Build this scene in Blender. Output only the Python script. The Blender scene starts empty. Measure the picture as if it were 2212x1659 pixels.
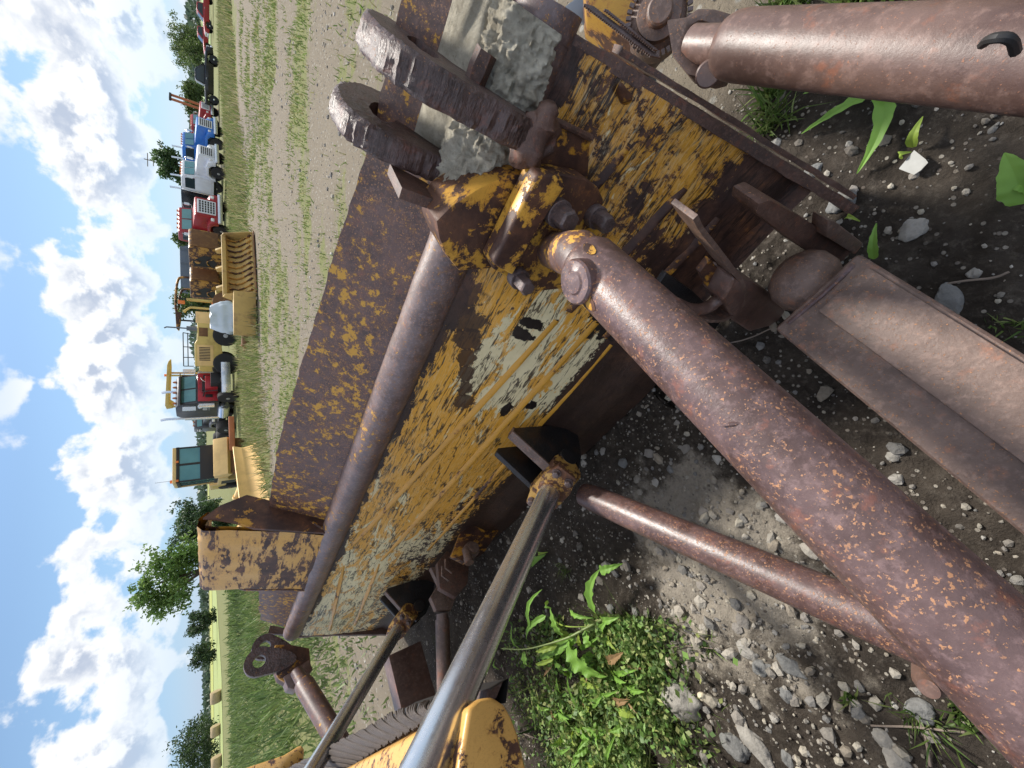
import bpy, bmesh, math, random
import numpy as np
from mathutils import Vector, Matrix, noise as mnoise
random.seed(7); RNG = np.random.default_rng(7)
SC = bpy.context.scene
COL = SC.collection
# ------------------------------------------------------------------ camera
FPX, HC = 831.0, 1.65
PITCH = math.atan((1106-441)/FPX); ROLL = math.radians(0.8)
FWD = np.array([0, math.cos(PITCH), -math.sin(PITCH)])
UP0 = np.array([0, math.sin(PITCH), math.cos(PITCH)])
R0 = np.array([1., 0, 0])
RT = R0*math.cos(ROLL)-UP0*math.sin(ROLL)
UPV = UP0*math.cos(ROLL)+R0*math.sin(ROLL)
C0 = np.array([0, 0, HC])
cd = bpy.data.cameras.new('camera'); cam = bpy.data.objects.new('camera', cd); COL.objects.link(cam)
cd.sensor_fit = 'HORIZONTAL'; cd.sensor_width = 34.6; cd.lens = FPX/2212*34.6
cd.clip_start = 0.05; cd.clip_end = 6000
m3 = Matrix((tuple(-UPV), tuple(RT), tuple(-FWD))).transposed()
cam.matrix_world = Matrix.Translation((0, 0, HC)) @ m3.to_4x4()
SC.camera = cam
# ------------------------------------------------------------------ light
SUN_AZ, SUN_EL = 32.0, 47.0       # degrees right of the view direction, above the horizon
SC.view_settings.view_transform = 'Standard'; SC.view_settings.look = 'None'
SC.view_settings.gamma = 1; SC.view_settings.exposure = 1.72
W = bpy.data.worlds.new('World'); SC.world = W; W.use_nodes = True
sl = bpy.data.lights.new('sun', 'SUN'); sl.energy = 2.0; sl.angle = math.radians(8); sl.color = (1, .95, .87)
sun = bpy.data.objects.new('sun', sl); COL.objects.link(sun)
sd = Vector((math.sin(math.radians(SUN_AZ))*math.cos(math.radians(SUN_EL)), math.cos(math.radians(SUN_AZ))*math.cos(math.radians(SUN_EL)), math.sin(math.radians(SUN_EL))))
sun.rotation_euler = sd.to_track_quat('Z', 'Y').to_euler(); sun.location = (0, 0, 50)

class G:
    """tiny node graph helper"""
    def __init__(s, nt): s.nt = nt
    def n(s, typ, ins=None, **at):
        nd = s.nt.nodes.new(typ)
        for k, v in at.items(): setattr(nd, k, v)
        for k, v in (ins or {}).items():
            sk = nd.inputs[k]
            if isinstance(v, bpy.types.NodeSocket): s.nt.links.new(v, sk)
            elif isinstance(v, bpy.types.Node): s.nt.links.new(v.outputs[0], sk)
            else: sk.default_value = v
        return nd
    def math(s, op, a, b=0.0, c=None, clamp=False):
        d = {0: a, 1: b}
        if c is not None: d[2] = c
        return s.n('ShaderNodeMath', d, operation=op, use_clamp=clamp).outputs[0]
    def step(s, v, lo, hi):
        return s.n('ShaderNodeMapRange', {0: v, 1: lo, 2: hi, 3: 0.0, 4: 1.0}, interpolation_type='SMOOTHSTEP').outputs[0]
    def mix(s, f, a, b):
        m = s.nt.nodes.new('ShaderNodeMix'); m.data_type = 'RGBA'
        for i, v in ((0, f), (6, a), (7, b)):
            if isinstance(v, bpy.types.NodeSocket): s.nt.links.new(v, m.inputs[i])
            else: m.inputs[i].default_value = v if i == 0 else (tuple(v)+(1,))[:4]
        return m.outputs[2]
    def noise(s, vec, scale, detail=4, rough=.55, dist=0.0):
        return s.n('ShaderNodeTexNoise', {'Vector': vec, 'Scale': scale, 'Detail': detail, 'Roughness': rough, 'Distortion': dist}).outputs[0]
    def map(s, vec, loc=(0, 0, 0), rot=(0, 0, 0), sc=(1, 1, 1)):
        return s.n('ShaderNodeMapping', {'Vector': vec, 'Location': loc, 'Rotation': rot, 'Scale': sc}).outputs[0]
    def obj(s): return s.n('ShaderNodeTexCoord').outputs['Object']

# sky: Nishita with drifting cumulus
g = G(W.node_tree); W.node_tree.nodes.clear()
sky = g.n('ShaderNodeTexSky', sky_type='NISHITA'); sky.sun_disc = False
sky.sun_elevation = math.radians(SUN_EL); sky.sun_rotation = math.radians(SUN_AZ)
sky.altitude = 0; sky.air_density = 1.0; sky.dust_density = .2; sky.ozone_density = 3.0
dirv = g.n('ShaderNodeTexCoord').outputs['Generated']
sep = g.n('ShaderNodeSeparateXYZ', {0: dirv}); el = sep.outputs[2]; ax = sep.outputs[0]
cv = g.map(dirv, sc=(1, 1, 1.25), loc=(.37, .1, .0))
cv2 = g.map(dirv, sc=(1, 1, 1.25), loc=(.380, .1, .020))
def dens(v):
    lo = g.noise(v, 3.6, 2, .5); hi = g.noise(v, 11.5, 9, .54, .1)
    return g.math('ADD', g.math('MULTIPLY', lo, .55), g.math('MULTIPLY', hi, .75))
up_edge = g.math('ADD', .222, g.math('MULTIPLY', ax, -.02))
band = g.math('SUBTRACT', g.step(el, .015, .085), g.step(el, g.math('SUBTRACT', up_edge, .075), up_edge))
topb = g.step(el, .225, .27)
bias = g.math('ADD', g.math('MULTIPLY', band, .20), g.math('MULTIPLY', g.math('MULTIPLY', topb, g.step(ax, -.25, .35)), .09))
rt_b = g.math('MULTIPLY', g.step(ax, .05, .5), g.math('MULTIPLY', g.step(el, .03, .12), .05))
bias = g.math('ADD', bias, rt_b); bias = g.math('ADD', bias, g.math('MULTIPLY', g.step(el, .34, .5), .16))  # extra cloud overhead, out of view, added to soften and whiten the ambient light
d1 = g.math('ADD', dens(cv), bias); d2 = g.math('ADD', dens(cv2), bias)
cmask = g.math('MULTIPLY', g.step(d1, g.math('ADD', .742, g.math('MULTIPLY', g.step(el, .21, .25), -.03)), .81), g.math('SUBTRACT', 1.0, g.math('MULTIPLY', g.math('SUBTRACT', g.step(el, .20, .25), g.step(el, .34, .5)), .38)))
lit = g.step(g.math('SUBTRACT', d1, d2), -.05, .035)
thick = g.step(d1, .77, .92)
sh = g.math('MULTIPLY', thick, g.math('SUBTRACT', 1.0, lit))
ccol = g.mix(sh, (1.0, 1.0, 1.0), (.50, .56, .68))
skyc = g.mix(g.math('MULTIPLY', g.step(el, .30, .0), .55), sky.outputs[0], (2.1, 4.2, 7.8))
bgs = g.n('ShaderNodeBackground', {'Color': skyc, 'Strength': g.math('ADD', .038, g.math('MULTIPLY', g.step(el, .22, .6), .09))})  # dimmer low sky; unseen upper sky made stronger as added fill light
hzc = g.step(el, .0, .16)
# paler air low down
cl = g.n('ShaderNodeBackground', {'Color': ccol, 'Strength': .34})
lp = g.n('ShaderNodeMixShader', {0: g.math('MULTIPLY', cmask, g.math('ADD', .35, g.math('MULTIPLY', hzc, .6))), 1: bgs.outputs[0], 2: cl.outputs[0]})
g.n('ShaderNodeOutputWorld', {0: lp.outputs[0]})

# ------------------------------------------------------------------ frames
YAW = math.radians(42.5)
AX = np.array([-math.sin(YAW), math.cos(YAW), 0]); TX = np.array([AX[1], -AX[0], 0])
def ray(X, Y): return FWD+RT*((1659-Y)-829.5)/FPX+UPV*(1106-X)/FPX
def onz(X, Y, z=0.): d = ray(X, Y); return C0+d*(z-HC)/d[2]
def dep(X, Y, s): return C0+ray(X, Y)*s
def L(p): p = np.asarray(p, float); return Vector((-(p@AX), p@TX, p[2]))     # world -> bulldozer frame
def V(a, t, z): return Vector((-a, t, z))
def tt(X, Y, t): d = ray(X, Y); return L(C0+d*t/(d@TX))
def aa(X, Y, a): d = ray(X, Y); return L(C0+d*a/(d@AX))
def zz(X, Y, z): return L(onz(X, Y, z))
def dd(X, Y, s): return L(dep(X, Y, s))
def GP(X, Y): p = onz(X, Y, 0); return Vector((p[0], p[1], 0))

# ------------------------------------------------------------------ mesh builder
class MB:
    def __init__(s): s.v = []; s.f = []
    def add(s, vs, fs):
        o = len(s.v); s.v += [tuple(v) for v in vs]; s.f += [tuple(i+o for i in f) for f in fs]; return s
    def box(s, x0, x1, y0, y1, z0, z1):
        vs = [(x, y, z) for x in (x0, x1) for y in (y0, y1) for z in (z0, z1)]
        return s.add(vs, [(0, 1, 3, 2), (4, 6, 7, 5), (0, 4, 5, 1), (2, 3, 7, 6), (0, 2, 6, 4), (1, 5, 7, 3)])
    def prism(s, poly, ext):
        n = len(poly); P = [Vector(p) for p in poly]; e = Vector(ext)
        nr = Vector((0, 0, 0))
        for i in range(n): nr += P[i].cross(P[(i+1) % n])
        if nr.dot(e) > 0: P = P[::-1]
        return s.add(P+[p+e for p in P], [tuple(range(n)), tuple(range(2*n-1, n-1, -1))]+[(i, i+n, (i+1) % n+n, (i+1) % n) for i in range(n)])
    def py(s, poly, y0, y1): return s.prism([(x, y0, z) for x, z in poly], (0, y1-y0, 0))
    def pz(s, poly, z0, z1): return s.prism([(x, y, z0) for x, y in poly], (0, 0, z1-z0))
    def px(s, poly, x0, x1): return s.prism([(x0, y, z) for y, z in poly], (x1-x0, 0, 0))
    def tube(s, pts, r, n=14, caps=True, closed=False):
        P = [Vector(p) for p in pts]; m = len(P)
        R = r if hasattr(r, '__len__') else [r]*m
        prev = None; rings = []
        for i in range(m):
            if closed: d = P[(i+1) % m]-P[i-1]
            else: d = P[min(i+1, m-1)]-P[max(i-1, 0)]
            if d.length < 1e-9: d = P[-1]-P[0]
            d.normalize()
            if prev is None:
                ref = Vector((0, 0, 1)) if abs(d.z) < .9 else Vector((1, 0, 0)); a = d.cross(ref).normalized()
            else: a = (prev-d*prev.dot(d)).normalized()
            prev = a; b = d.cross(a)
            rings.append([P[i]+(a*math.cos(2*math.pi*k/n)+b*math.sin(2*math.pi*k/n))*R[i] for k in range(n)])
        vs = [v for rg in rings for v in rg]; fs = []
        for i in range(m if closed else m-1):
            j = (i+1) % m
            for k in range(n): fs.append((i*n+k, i*n+(k+1) % n, j*n+(k+1) % n, j*n+k))
        if caps and not closed: fs += [tuple(range(n-1, -1, -1)), tuple((m-1)*n+k for k in range(n))]
        return s.add(vs, fs)
    def lathe(s, p0, d, prof, n=24):
        """prof: list of (distance along d, radius); repeats give steps"""
        d = Vector(d).normalized(); p0 = Vector(p0)
        ref = Vector((0, 0, 1)) if abs(d.z) < .9 else Vector((1, 0, 0)); a = d.cross(ref).normalized(); b = d.cross(a)
        vs = []; fs = []
        for h, r in prof:
            vs += [p0+d*h+(a*math.cos(2*math.pi*k/n)+b*math.sin(2*math.pi*k/n))*max(r, 1e-4) for k in range(n)]
        for i in range(len(prof)-1):
            for k in range(n): fs.append((i*n+k, i*n+(k+1) % n, (i+1)*n+(k+1) % n, (i+1)*n+k))
        fs += [tuple(range(n-1, -1, -1)), tuple((len(prof)-1)*n+k for k in range(n))]
        return s.add(vs, fs)
    def grid(s, rows, thick=None):
        nr, nc = len(rows), len(rows[0])
        vs = [p for r in rows for p in r]
        fs = [(i*nc+j, i*nc+j+1, (i+1)*nc+j+1, (i+1)*nc+j) for i in range(nr-1) for j in range(nc-1)]
        return s.add(vs, fs)
    def build(s, name, mat, parent=None, bevel=0, seg=2, ang=35, jit=0, jsc=6, sub=0):
        me = bpy.data.meshes.new(name); me.from_pydata(s.v, [], s.f); me.update()
        bm = bmesh.new(); bm.from_mesh(me)
        if bevel:
            es = [e for e in bm.edges if len(e.link_faces) == 2 and e.calc_face_angle(0) > math.radians(30)]
            try: bmesh.ops.bevel(bm, geom=es, offset=bevel, segments=seg, affect='EDGES', profile=.6, clamp_overlap=True)
            except Exception: pass
        if sub: bmesh.ops.subdivide_edges(bm, edges=[e for e in bm.edges if e.calc_length() > sub], cuts=3, use_grid_fill=True)
        if jit:
            for v in bm.verts:
                v.co += mnoise.noise_vector(v.co*jsc)*jit
        bmesh.ops.recalc_face_normals(bm, faces=bm.faces)
        for f in bm.faces: f.smooth = True
        for e in bm.edges:
            e.smooth = not (len(e.link_faces) == 2 and e.calc_face_angle(0) > math.radians(ang))
        bm.to_mesh(me); bm.free()
        if mat: me.materials.append(mat)
        o = bpy.data.objects.new(name, me); COL.objects.link(o)
        if parent is not None: o.parent = parent
        return o
def tag(o, label=None, cat=None, group=None, kind=None):
    if label: o['label'] = label
    if cat: o['category'] = cat
    if group: o['group'] = group
    if kind: o['kind'] = kind
    return o
def thing(name, label, cat, loc=(0, 0, 0), rz=0, group=None):
    o = bpy.data.objects.new(name, None); COL.objects.link(o); o.location = loc; o.rotation_euler = (0, 0, rz)
    o.empty_display_size = .1
    return tag(o, label, cat, group)
def copy_tree(o, parent=None):
    c = o.copy(); COL.objects.link(c)
    if parent is not None: c.parent = parent
    for ch in list(o.children): copy_tree(ch, c)
    return c

# ------------------------------------------------------------------ materials
def newmat(name):
    m = bpy.data.materials.new(name); m.use_nodes = True; nt = m.node_tree; nt.nodes.clear()
    g = G(nt); b = g.n('ShaderNodeBsdfPrincipled'); g.n('ShaderNodeOutputMaterial', {0: b.outputs[0]})
    return m, g, b
def setin(g, b, **kw):
    for k, v in kw.items():
        sk = b.inputs[k.replace('_', ' ')]
        if isinstance(v, bpy.types.NodeSocket): g.nt.links.new(v, sk)
        else: sk.default_value = (tuple(v)+(1,))[:4] if hasattr(v, '__len__') else v
def plain(name, col, rough=.5, metal=0.0, var=.25, nsc=6, bump=0.0, dirt=None, dirt_amt=.5):
    m, g, b = newmat(name); o = g.obj(); n = g.noise(o, nsc, 6, .6)
    c = g.mix(n, tuple(x*(1-var) for x in col), tuple(min(1, x*(1+var)) for x in col))
    if dirt:
        n2 = g.noise(o, nsc*.6, 7, .65); c = g.mix(g.math('MULTIPLY', g.step(n2, .5, .66), dirt_amt), c, dirt)
    setin(g, b, Base_Color=c, Roughness=g.math('ADD', rough-.08, g.math('MULTIPLY', n, .16)), Metallic=metal)
    if bump: setin(g, b, Normal=g.n('ShaderNodeBump', {'Strength': bump, 'Distance': .01, 'Height': g.noise(o, nsc*8, 5, .6)}).outputs[0])
    return m
def rust_cols(g, o, sc=9):
    n = g.noise(o, sc, 9, .68); n2 = g.noise(o, sc*5, 6, .7)
    c = g.mix(g.step(n, .38, .66), (.045, .022, .017), (.115, .052, .030))
    return g.mix(g.step(g.math('ADD', g.math('MULTIPLY', n, .5), g.math('MULTIPLY', n2, .5)), .56, .68), c, (.24, .095, .035)), n, n2
def paint_rust(name, yel=(.56, .285, .035), bare=.0, streak=(1, 1, 1), rot=(0, 0, 0), prim=.0, sc=7, blackspots=0, orange=.0, dark=(.045, .022, .017), edge=0):
    """worn machine paint over rust: bare raises the bare share, prim the pale undercoat share"""
    m, g, b = newmat(name); o = g.obj()
    sv = g.map(o, rot=rot, sc=streak)
    n1 = g.noise(sv, sc, 12, .66, .35); n2 = g.noise(o, sc*.33, 4, .6); n3 = g.noise(sv, sc*6, 7, .7)
    s = g.math('ADD', g.math('MULTIPLY', n1, .62), g.math('ADD', g.math('MULTIPLY', n2, .3), g.math('MULTIPLY', n3, .2)))
    rustc, rn, rn2 = rust_cols(g, o)
    y2 = g.mix(g.noise(o, 3.5, 5, .6), tuple(x*.72 for x in yel), tuple(x*1.12 for x in yel))
    y2 = g.mix(g.math('MULTIPLY', g.step(g.noise(g.map(o, loc=(3, 1, 2)), 30, 8, .7), .55, .75), .5), y2, (.30, .13, .03))
    if prim:
        pn = g.noise(g.map(sv, loc=(5, 2, 1)), sc*.5, 10, .66, .5)
        pm = g.step(pn, .60-prim, .63-prim); y2 = g.mix(pm, y2, (.60, .53, .34))
    thr = .60-bare
    mask = g.step(s, thr-.008, thr+.008)                       # 1 = bare
    halo = g.math('MULTIPLY', g.step(s, thr-.05, thr), .55+orange)
    y3 = g.mix(halo, y2, (.26, .105, .022))
    col = g.mix(mask, y3, rustc)
    sc1 = g.noise(g.map(o, rot=(.3, .5, .2), sc=(1, 9, 3)), 16, 6, .6)          # thin scratches
    scr = g.step(g.math('ABSOLUTE', g.math('SUBTRACT', sc1, .5)), .006, .0)
    col = g.mix(g.math('MULTIPLY', scr, .55), col, (.05, .025, .015))
    setin(g, b, Base_Color=col, Roughness=g.math('ADD', .36, g.math('MULTIPLY', mask, .2)), Specular_IOR_Level=.4)
    h = g.math('ADD', g.math('MULTIPLY', mask, -.7), g.math('MULTIPLY', g.noise(o, 70, 6, .7), g.math('ADD', .12, g.math('MULTIPLY', mask, .7))))
    setin(g, b, Normal=g.n('ShaderNodeBump', {'Strength': .5, 'Distance': .004, 'Height': h}).outputs[0])
    return m
def bare_steel(name, c1, c2, speck=.3, rough=.42, metal=.0, sc=8, speckc=(.44, .21, .095), bump=.35, yellow=0, groove=None):
    m, g, b = newmat(name); o = g.obj()
    n = g.noise(o, sc, 12, .68); nf = g.noise(o, sc*7, 8, .72); big = g.noise(g.map(o, loc=(7, 3, 1)), 2.6, 5, .6)
    c = g.mix(g.step(n, .3, .7), c1, c2)
    c = g.mix(g.math('MULTIPLY', g.step(nf, .48, .66), .55), c, tuple(min(1, x*1.55+.012) for x in c2))
    c = g.mix(g.math('MULTIPLY', g.step(g.noise(g.map(o, loc=(3, 3, 8)), sc*3, 9, .7), .55, .68), .6), c, (c2[0]*1.5+.03, c2[1]*1.05, c2[2]*.7))
    q1 = g.noise(g.map(o, loc=(1, 5, 2)), 170., 4, .6); q2 = g.noise(g.map(o, loc=(4, 5, 9)), 24., 6, .7)
    th = g.math('SUBTRACT', .868-speck*.16, g.math('ADD', g.math('MULTIPLY', big, .12), g.math('MULTIPLY', q2, .18)))
    sp = g.step(g.math('SUBTRACT', q1, th), 0, .03)
    q3 = g.noise(g.map(o, loc=(9, 5, 2)), 105., 6, .7); sp = g.math('MAXIMUM', sp, g.math('MULTIPLY', g.step(g.math('SUBTRACT', q3, g.math('ADD', th, .012)), 0, .03), .7))
    c = g.mix(g.math('MULTIPLY', sp, .8), c, g.mix(q2, tuple(x*.6 for x in speckc), tuple(x*1.25 for x in speckc)))
    if yellow:
        yn = g.noise(g.map(o, loc=(2, 9, 4)), 27, 12, .74); yb = g.noise(g.map(o, loc=(2, 1, 4)), 3, 3, .5); yv = g.math('ADD', g.math('MULTIPLY', yn, .8), g.math('MULTIPLY', yb, .25))
        c = g.mix(g.math('MULTIPLY', g.step(yv, .60-yellow, .70-yellow), .6), c, (.20, .08, .03))
        ym = g.step(yv, .68-yellow, .69-yellow); c = g.mix(ym, c, (.55, .29, .04)); sp = g.math('MAXIMUM', sp, ym)
    r = g.math('ADD', rough-.1, g.math('ADD', g.math('MULTIPLY', nf, .22), g.math('MULTIPLY', sp, .25)))
    setin(g, b, Base_Color=c, Roughness=r, Metallic=metal, Specular_IOR_Level=.65)
    h = g.math('ADD', g.math('MULTIPLY', nf, .8), g.math('ADD', g.math('MULTIPLY', n, .6), g.math('MULTIPLY', sp, .3)))
    if groove:
        h = g.math('ADD', h, g.math('MULTIPLY', g.noise(g.map(o, sc=groove), 22, 5, .6), 3.0))
    setin(g, b, Normal=g.n('ShaderNodeBump', {'Strength': bump, 'Distance': .004, 'Height': h}).outputs[0])
    return m
M = {}
M['strut'] = bare_steel('purple_brown_steel', (.055, .029, .025), (.125, .076, .072), .66, .36)
M['arm'] = bare_steel('weathered_arm_steel', (.075, .044, .033), (.160, .103, .080), .60, .52, bump=.7)
M['strut3'] = bare_steel('brown_pipe_steel', (.068, .036, .029), (.145, .088, .070), .45, .42, sc=5, speckc=(.30, .13, .07))
M['darkrust'] = bare_steel('dark_flame_cut_steel', (.040, .018, .012), (.105, .052, .035), .45, .55, sc=12, bump=.9)
M['rim'] = bare_steel('cut_edge_steel', (.032, .017, .013), (.095, .055, .047), .4, .45, sc=9, bump=.9, yellow=-.02, groove=(.25, 1.8, 1.8))
M['tube_edge'] = bare_steel('worn_blue_brown_steel', (.080, .050, .045), (.17, .122, .115), .6, .42, sc=10, yellow=.06)
M['guard'] = bare_steel('guard_plate_steel', (.048, .024, .019), (.115, .062, .050), .75, .48, yellow=.105)
M['blackst'] = plain('oily_black_steel', (.035, .033, .034), .38, .5, .4, 12, .4, dirt=(.10, .05, .025), dirt_amt=.5)
M['ystrip'] = paint_rust('near_panel_paint', bare=.075, sc=12, orange=.3, streak=(1, 1, .55))
M['ycap'] = paint_rust('bracket_paint', (.62, .33, .05), bare=.05, sc=15, orange=.2)
M['ygrd'] = paint_rust('centre_guard_paint', (.62, .33, .05), bare=.035, sc=9, streak=(.35, 1, 1.6), prim=.0)
M['rib'] = paint_rust('rib_paint', (.58, .29, .035), bare=-.05, sc=10, streak=(.4, 1, 1))
M['hood'] = paint_rust('hood_paint', (.66, .37, .10), bare=-.015, sc=30)
M['bolt'] = bare_steel('bolt_steel', (.065, .045, .042), (.13, .095, .09), .25, .38, .2, sc=25)
M['mud'] = None

def mat_blade():
    """moldboard back in the bulldozer frame: x = -(distance along the blade), z = height"""
    m, g, b = newmat('blade_back_paint'); o = g.obj()
    sx = g.n('ShaderNodeSeparateXYZ', {0: o}); a = g.math('MULTIPLY', sx.outputs[0], -1.0); z = sx.outputs[2]
    sv = g.map(o, rot=(0, .22, 0), sc=(.55, 1, 1.25))
    n1 = g.noise(sv, 9, 13, .68, .5); n2 = g.noise(o, 2.2, 4, .6); n3 = g.noise(sv, 60, 6, .7); n4 = g.noise(o, 26, 9, .72, .6)
    s = g.math('ADD', g.math('MULTIPLY', n1, .40), g.math('ADD', g.math('MULTIPLY', n4, .36), g.math('MULTIPLY', n3, .24)))
    # wear zones
    near = g.step(a, .55, .30)
    top = g.step(g.math('ADD', z, g.math('MULTIPLY', n1, .12)), .97, 1.03)
    low = g.step(g.math('ADD', g.math('SUBTRACT', z, g.math('MULTIPLY', g.step(a, 1.7, .9), .10)), g.math('ADD', g.math('MULTIPLY', n1, .22), g.math('MULTIPLY', n4, .10))), .50, .36)
    farl = g.math('MULTIPLY', g.step(a, 1.3, 2.3), g.step(g.math('ADD', z, g.math('MULTIPLY', n1, .5)), 1.02, .70))
    bias = g.math('ADD', g.math('MULTIPLY', near, .062), g.math('ADD', g.math('MULTIPLY', top, .3), g.math('ADD', g.math('MULTIPLY', low, g.math('SUBTRACT', .24, g.math('MULTIPLY', g.step(a, 1.4, 2.2), .12))), g.math('MULTIPLY', farl, .085))))
    bias = g.math('ADD', bias, g.math('MULTIPLY', g.step(n2, .55, .75), .05))
    sn = g.math('ADD', g.math('MULTIPLY', g.noise(o, 17, 13, .76, .2), .62), g.math('ADD', g.math('MULTIPLY', n2, .16), g.math('MULTIPLY', g.noise(g.map(o, rot=(.4, .9, .2), sc=(.4, 1, 1.6)), 48, 8, .75), .22)))
    s = g.n('ShaderNodeMix', {0: near, 2: s, 3: sn}).outputs[0]
    mid = g.math('MULTIPLY', g.step(a, .6, .9), g.math('MULTIPLY', g.step(a, 2.6, 1.9), g.step(z, .45, .6)))
    d0 = g.math('SUBTRACT', g.math('ADD', s, bias), g.math('MULTIPLY', mid, .022))
    mask = g.step(d0, .598, .604); halo = g.math('MULTIPLY', g.step(d0, g.math('SUBTRACT', .585, g.math('MULTIPLY', near, .05)), .635), g.math('ADD', .3, g.math('MULTIPLY', near, .6)))
    # undercoat rubbed through, in long smears
    pz = g.math('MULTIPLY', g.step(g.math('ABSOLUTE', g.math('SUBTRACT', a, .82)), .48, .15), g.math('SUBTRACT', g.step(z, .22, .36), g.step(z, .72, .88)))
    pf = g.math('MULTIPLY', g.step(a, 1.9, 2.9), .85)
    pn = g.noise(g.map(o, rot=(0, .3, 0), sc=(.42, 1, 1.5), loc=(4, 2, 6)), 6.5, 13, .70, .8)
    pm = g.step(g.math('ADD', pn, g.math('MULTIPLY', g.math('MAXIMUM', pz, pf), .17)), .60, .615)
    yel = g.mix(g.noise(o, 3, 6, .6), (.54, .255, .028), (.78, .39, .048))
    fine = g.step(g.noise(g.map(o, sc=(.3, 1, 1), rot=(0, .4, 0)), 120, 4, .6), .60, .72)
    yel = g.mix(g.math('MULTIPLY', fine, .35), yel, (.25, .11, .02))
    yel = g.mix(g.math('MULTIPLY', near, .3), yel, (.42, .20, .02))
    pal = g.mix(g.noise(o, 20, 7, .7), (.56, .47, .25), (.82, .72, .46))
    c = g.mix(pm, yel, pal)
    c = g.mix(halo, c, (.26, .10, .02))
    rustc, rn, rn2 = rust_cols(g, o, 10)
    blk = g.math('MULTIPLY', g.step(a, .55, .75), .85)
    rustc = g.mix(blk, rustc, g.mix(rn, (.018, .011, .009), (.06, .032, .02)))
    c = g.mix(mask, c, rustc)
    # long dark scratches
    for (rr, sca, w, am) in ((.45, 5, .020, .95), (.15, 8, .018, .9), (.8, 4, .016, .9), (.3, 14, .011, .8)):
        q = g.noise(g.map(o, rot=(0, rr, 0), sc=(.35, 1, 3.2), loc=(rr*9, 2, rr)), sca, 5, .55, .2)
        ln = g.step(g.math('ABSOLUTE', g.math('SUBTRACT', q, .5)), w, w*.35)
        gate = g.step(g.noise(g.map(o, loc=(rr*4, 8, 3)), 6, 3, .5), .44, .52)
        c = g.mix(g.math('MULTIPLY', g.math('MULTIPLY', ln, gate), am), c, (.03, .015, .01))
        q2 = g.noise(g.map(o, rot=(0, rr+.2, 0), sc=(.3, 1, 3.8), loc=(rr*3, 5, rr+4)), sca*2.2, 4, .5, .1)
        ln2 = g.step(g.math('ABSOLUTE', g.math('SUBTRACT', q2, .5)), w*.8, w*.3)
        c = g.mix(g.math('MULTIPLY', g.math('MULTIPLY', ln2, g.math('SUBTRACT', 1., mask)), .22), c, (.72, .60, .36))
    # bare black islands with a shape of their own
    def blob(ca, cz, ra, rz_):
        q = g.math('ADD', g.math('POWER', g.math('DIVIDE', g.math('ABSOLUTE', g.math('SUBTRACT', a, ca)), ra), 2.0), g.math('POWER', g.math('DIVIDE', g.math('ABSOLUTE', g.math('SUBTRACT', z, cz)), rz_), 2.0))
        q = g.math('ADD', q, g.math('MULTIPLY', g.math('SUBTRACT', n4, .5), 4.5))
        return g.step(q, 1.0, .9)
    for bl in BLOBS: c = g.mix(blob(*bl), c, (.014, .010, .009))
    for bl in STAINS: c = g.mix(g.math('MULTIPLY', blob(*bl), .93), c, rustc)
    setin(g, b, Base_Color=c, Roughness=g.math('ADD', .34, g.math('MULTIPLY', mask, .2)), Specular_IOR_Level=.45)
    h = g.math('ADD', g.math('MULTIPLY', mask, -.6), g.math('ADD', g.math('MULTIPLY', pm, -.15), g.math('MULTIPLY', g.noise(o, 55, 7, .7), g.math('ADD', .15, g.math('MULTIPLY', mask, .6)))))
    h = g.math('ADD', h, g.math('MULTIPLY', g.noise(o, 7, 3, .5), g.math('ADD', .8, g.math('MULTIPLY', near, 3.))))
    setin(g, b, Normal=g.n('ShaderNodeBump', {'Strength': .6, 'Distance': .006, 'Height': h}).outputs[0])
    return m
def onpanel(X, Y):
    """point of the moldboard back under a measured image point -> (a, z)"""
    n = TX*.90-np.array([0, 0, 1])*.34; p0 = TX*.66+np.array([0, 0, .03]); d = ray(X, Y)
    p = C0+d*((p0-C0)@n)/(d@n); return float(p@AX), float(p[2])
def bpt(X, Y, ra, rz): a_, z_ = onpanel(X, Y); return (a_, z_, ra, rz)
BLOBS = [bpt(1130, 722, .030, .045), bpt(1152, 700, .03, .05), bpt(1096, 890, .05, .022), bpt(1150, 880, .035, .028), bpt(1275, 722, .03, .02), bpt(1330, 690, .10, .10)]
STAINS = [bpt(1005, 690, .06, .08), bpt(1012, 735, .055, .05), bpt(1010, 775, .05, .04), bpt(1008, 810, .045, .035), bpt(1006, 845, .045, .03), bpt(1005, 872, .05, .045), bpt(985, 640, .10, .08), bpt(950, 745, .06, .02)]
M['blade'] = mat_blade()

m, g, b = newmat('dried_grey_mud'); o = g.obj()
n = g.noise(o, 7, 11, .72); n2 = g.noise(o, 60, 6, .75)
c = g.mix(g.step(n, .32, .68), (.30, .265, .20), (.66, .61, .49)); c = g.mix(g.math('MULTIPLY', g.step(n2, .58, .7), .5), c, (.10, .08, .065))
setin(g, b, Base_Color=c, Roughness=.95, Specular_IOR_Level=.15)
setin(g, b, Normal=g.n('ShaderNodeBump', {'Strength': 1.0, 'Distance': .02, 'Height': g.math('ADD', g.noise(o, 22, 9, .8), g.math('MULTIPLY', n2, .5))}).outputs[0])
M['mud'] = m
m, g, b = newmat('polished_rod_chrome'); o = g.obj()
n = g.noise(g.map(o, sc=(1, 1, 1)), 30, 6, .65); n0 = g.noise(o, 4, 4, .6)
setin(g, b, Base_Color=g.mix(n0, (.56, .58, .60), (.74, .76, .79)), Metallic=.95, Roughness=g.math('ADD', .16, g.math('MULTIPLY', n, .2)))
setin(g, b, Normal=g.n('ShaderNodeBump', {'Strength': .12, 'Distance': .002, 'Height': n}).outputs[0])
M['chrome'] = m
M['rope'] = plain('greasy_wire_rope', (.085, .07, .062), .55, .5, .5, 30, .6)
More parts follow.
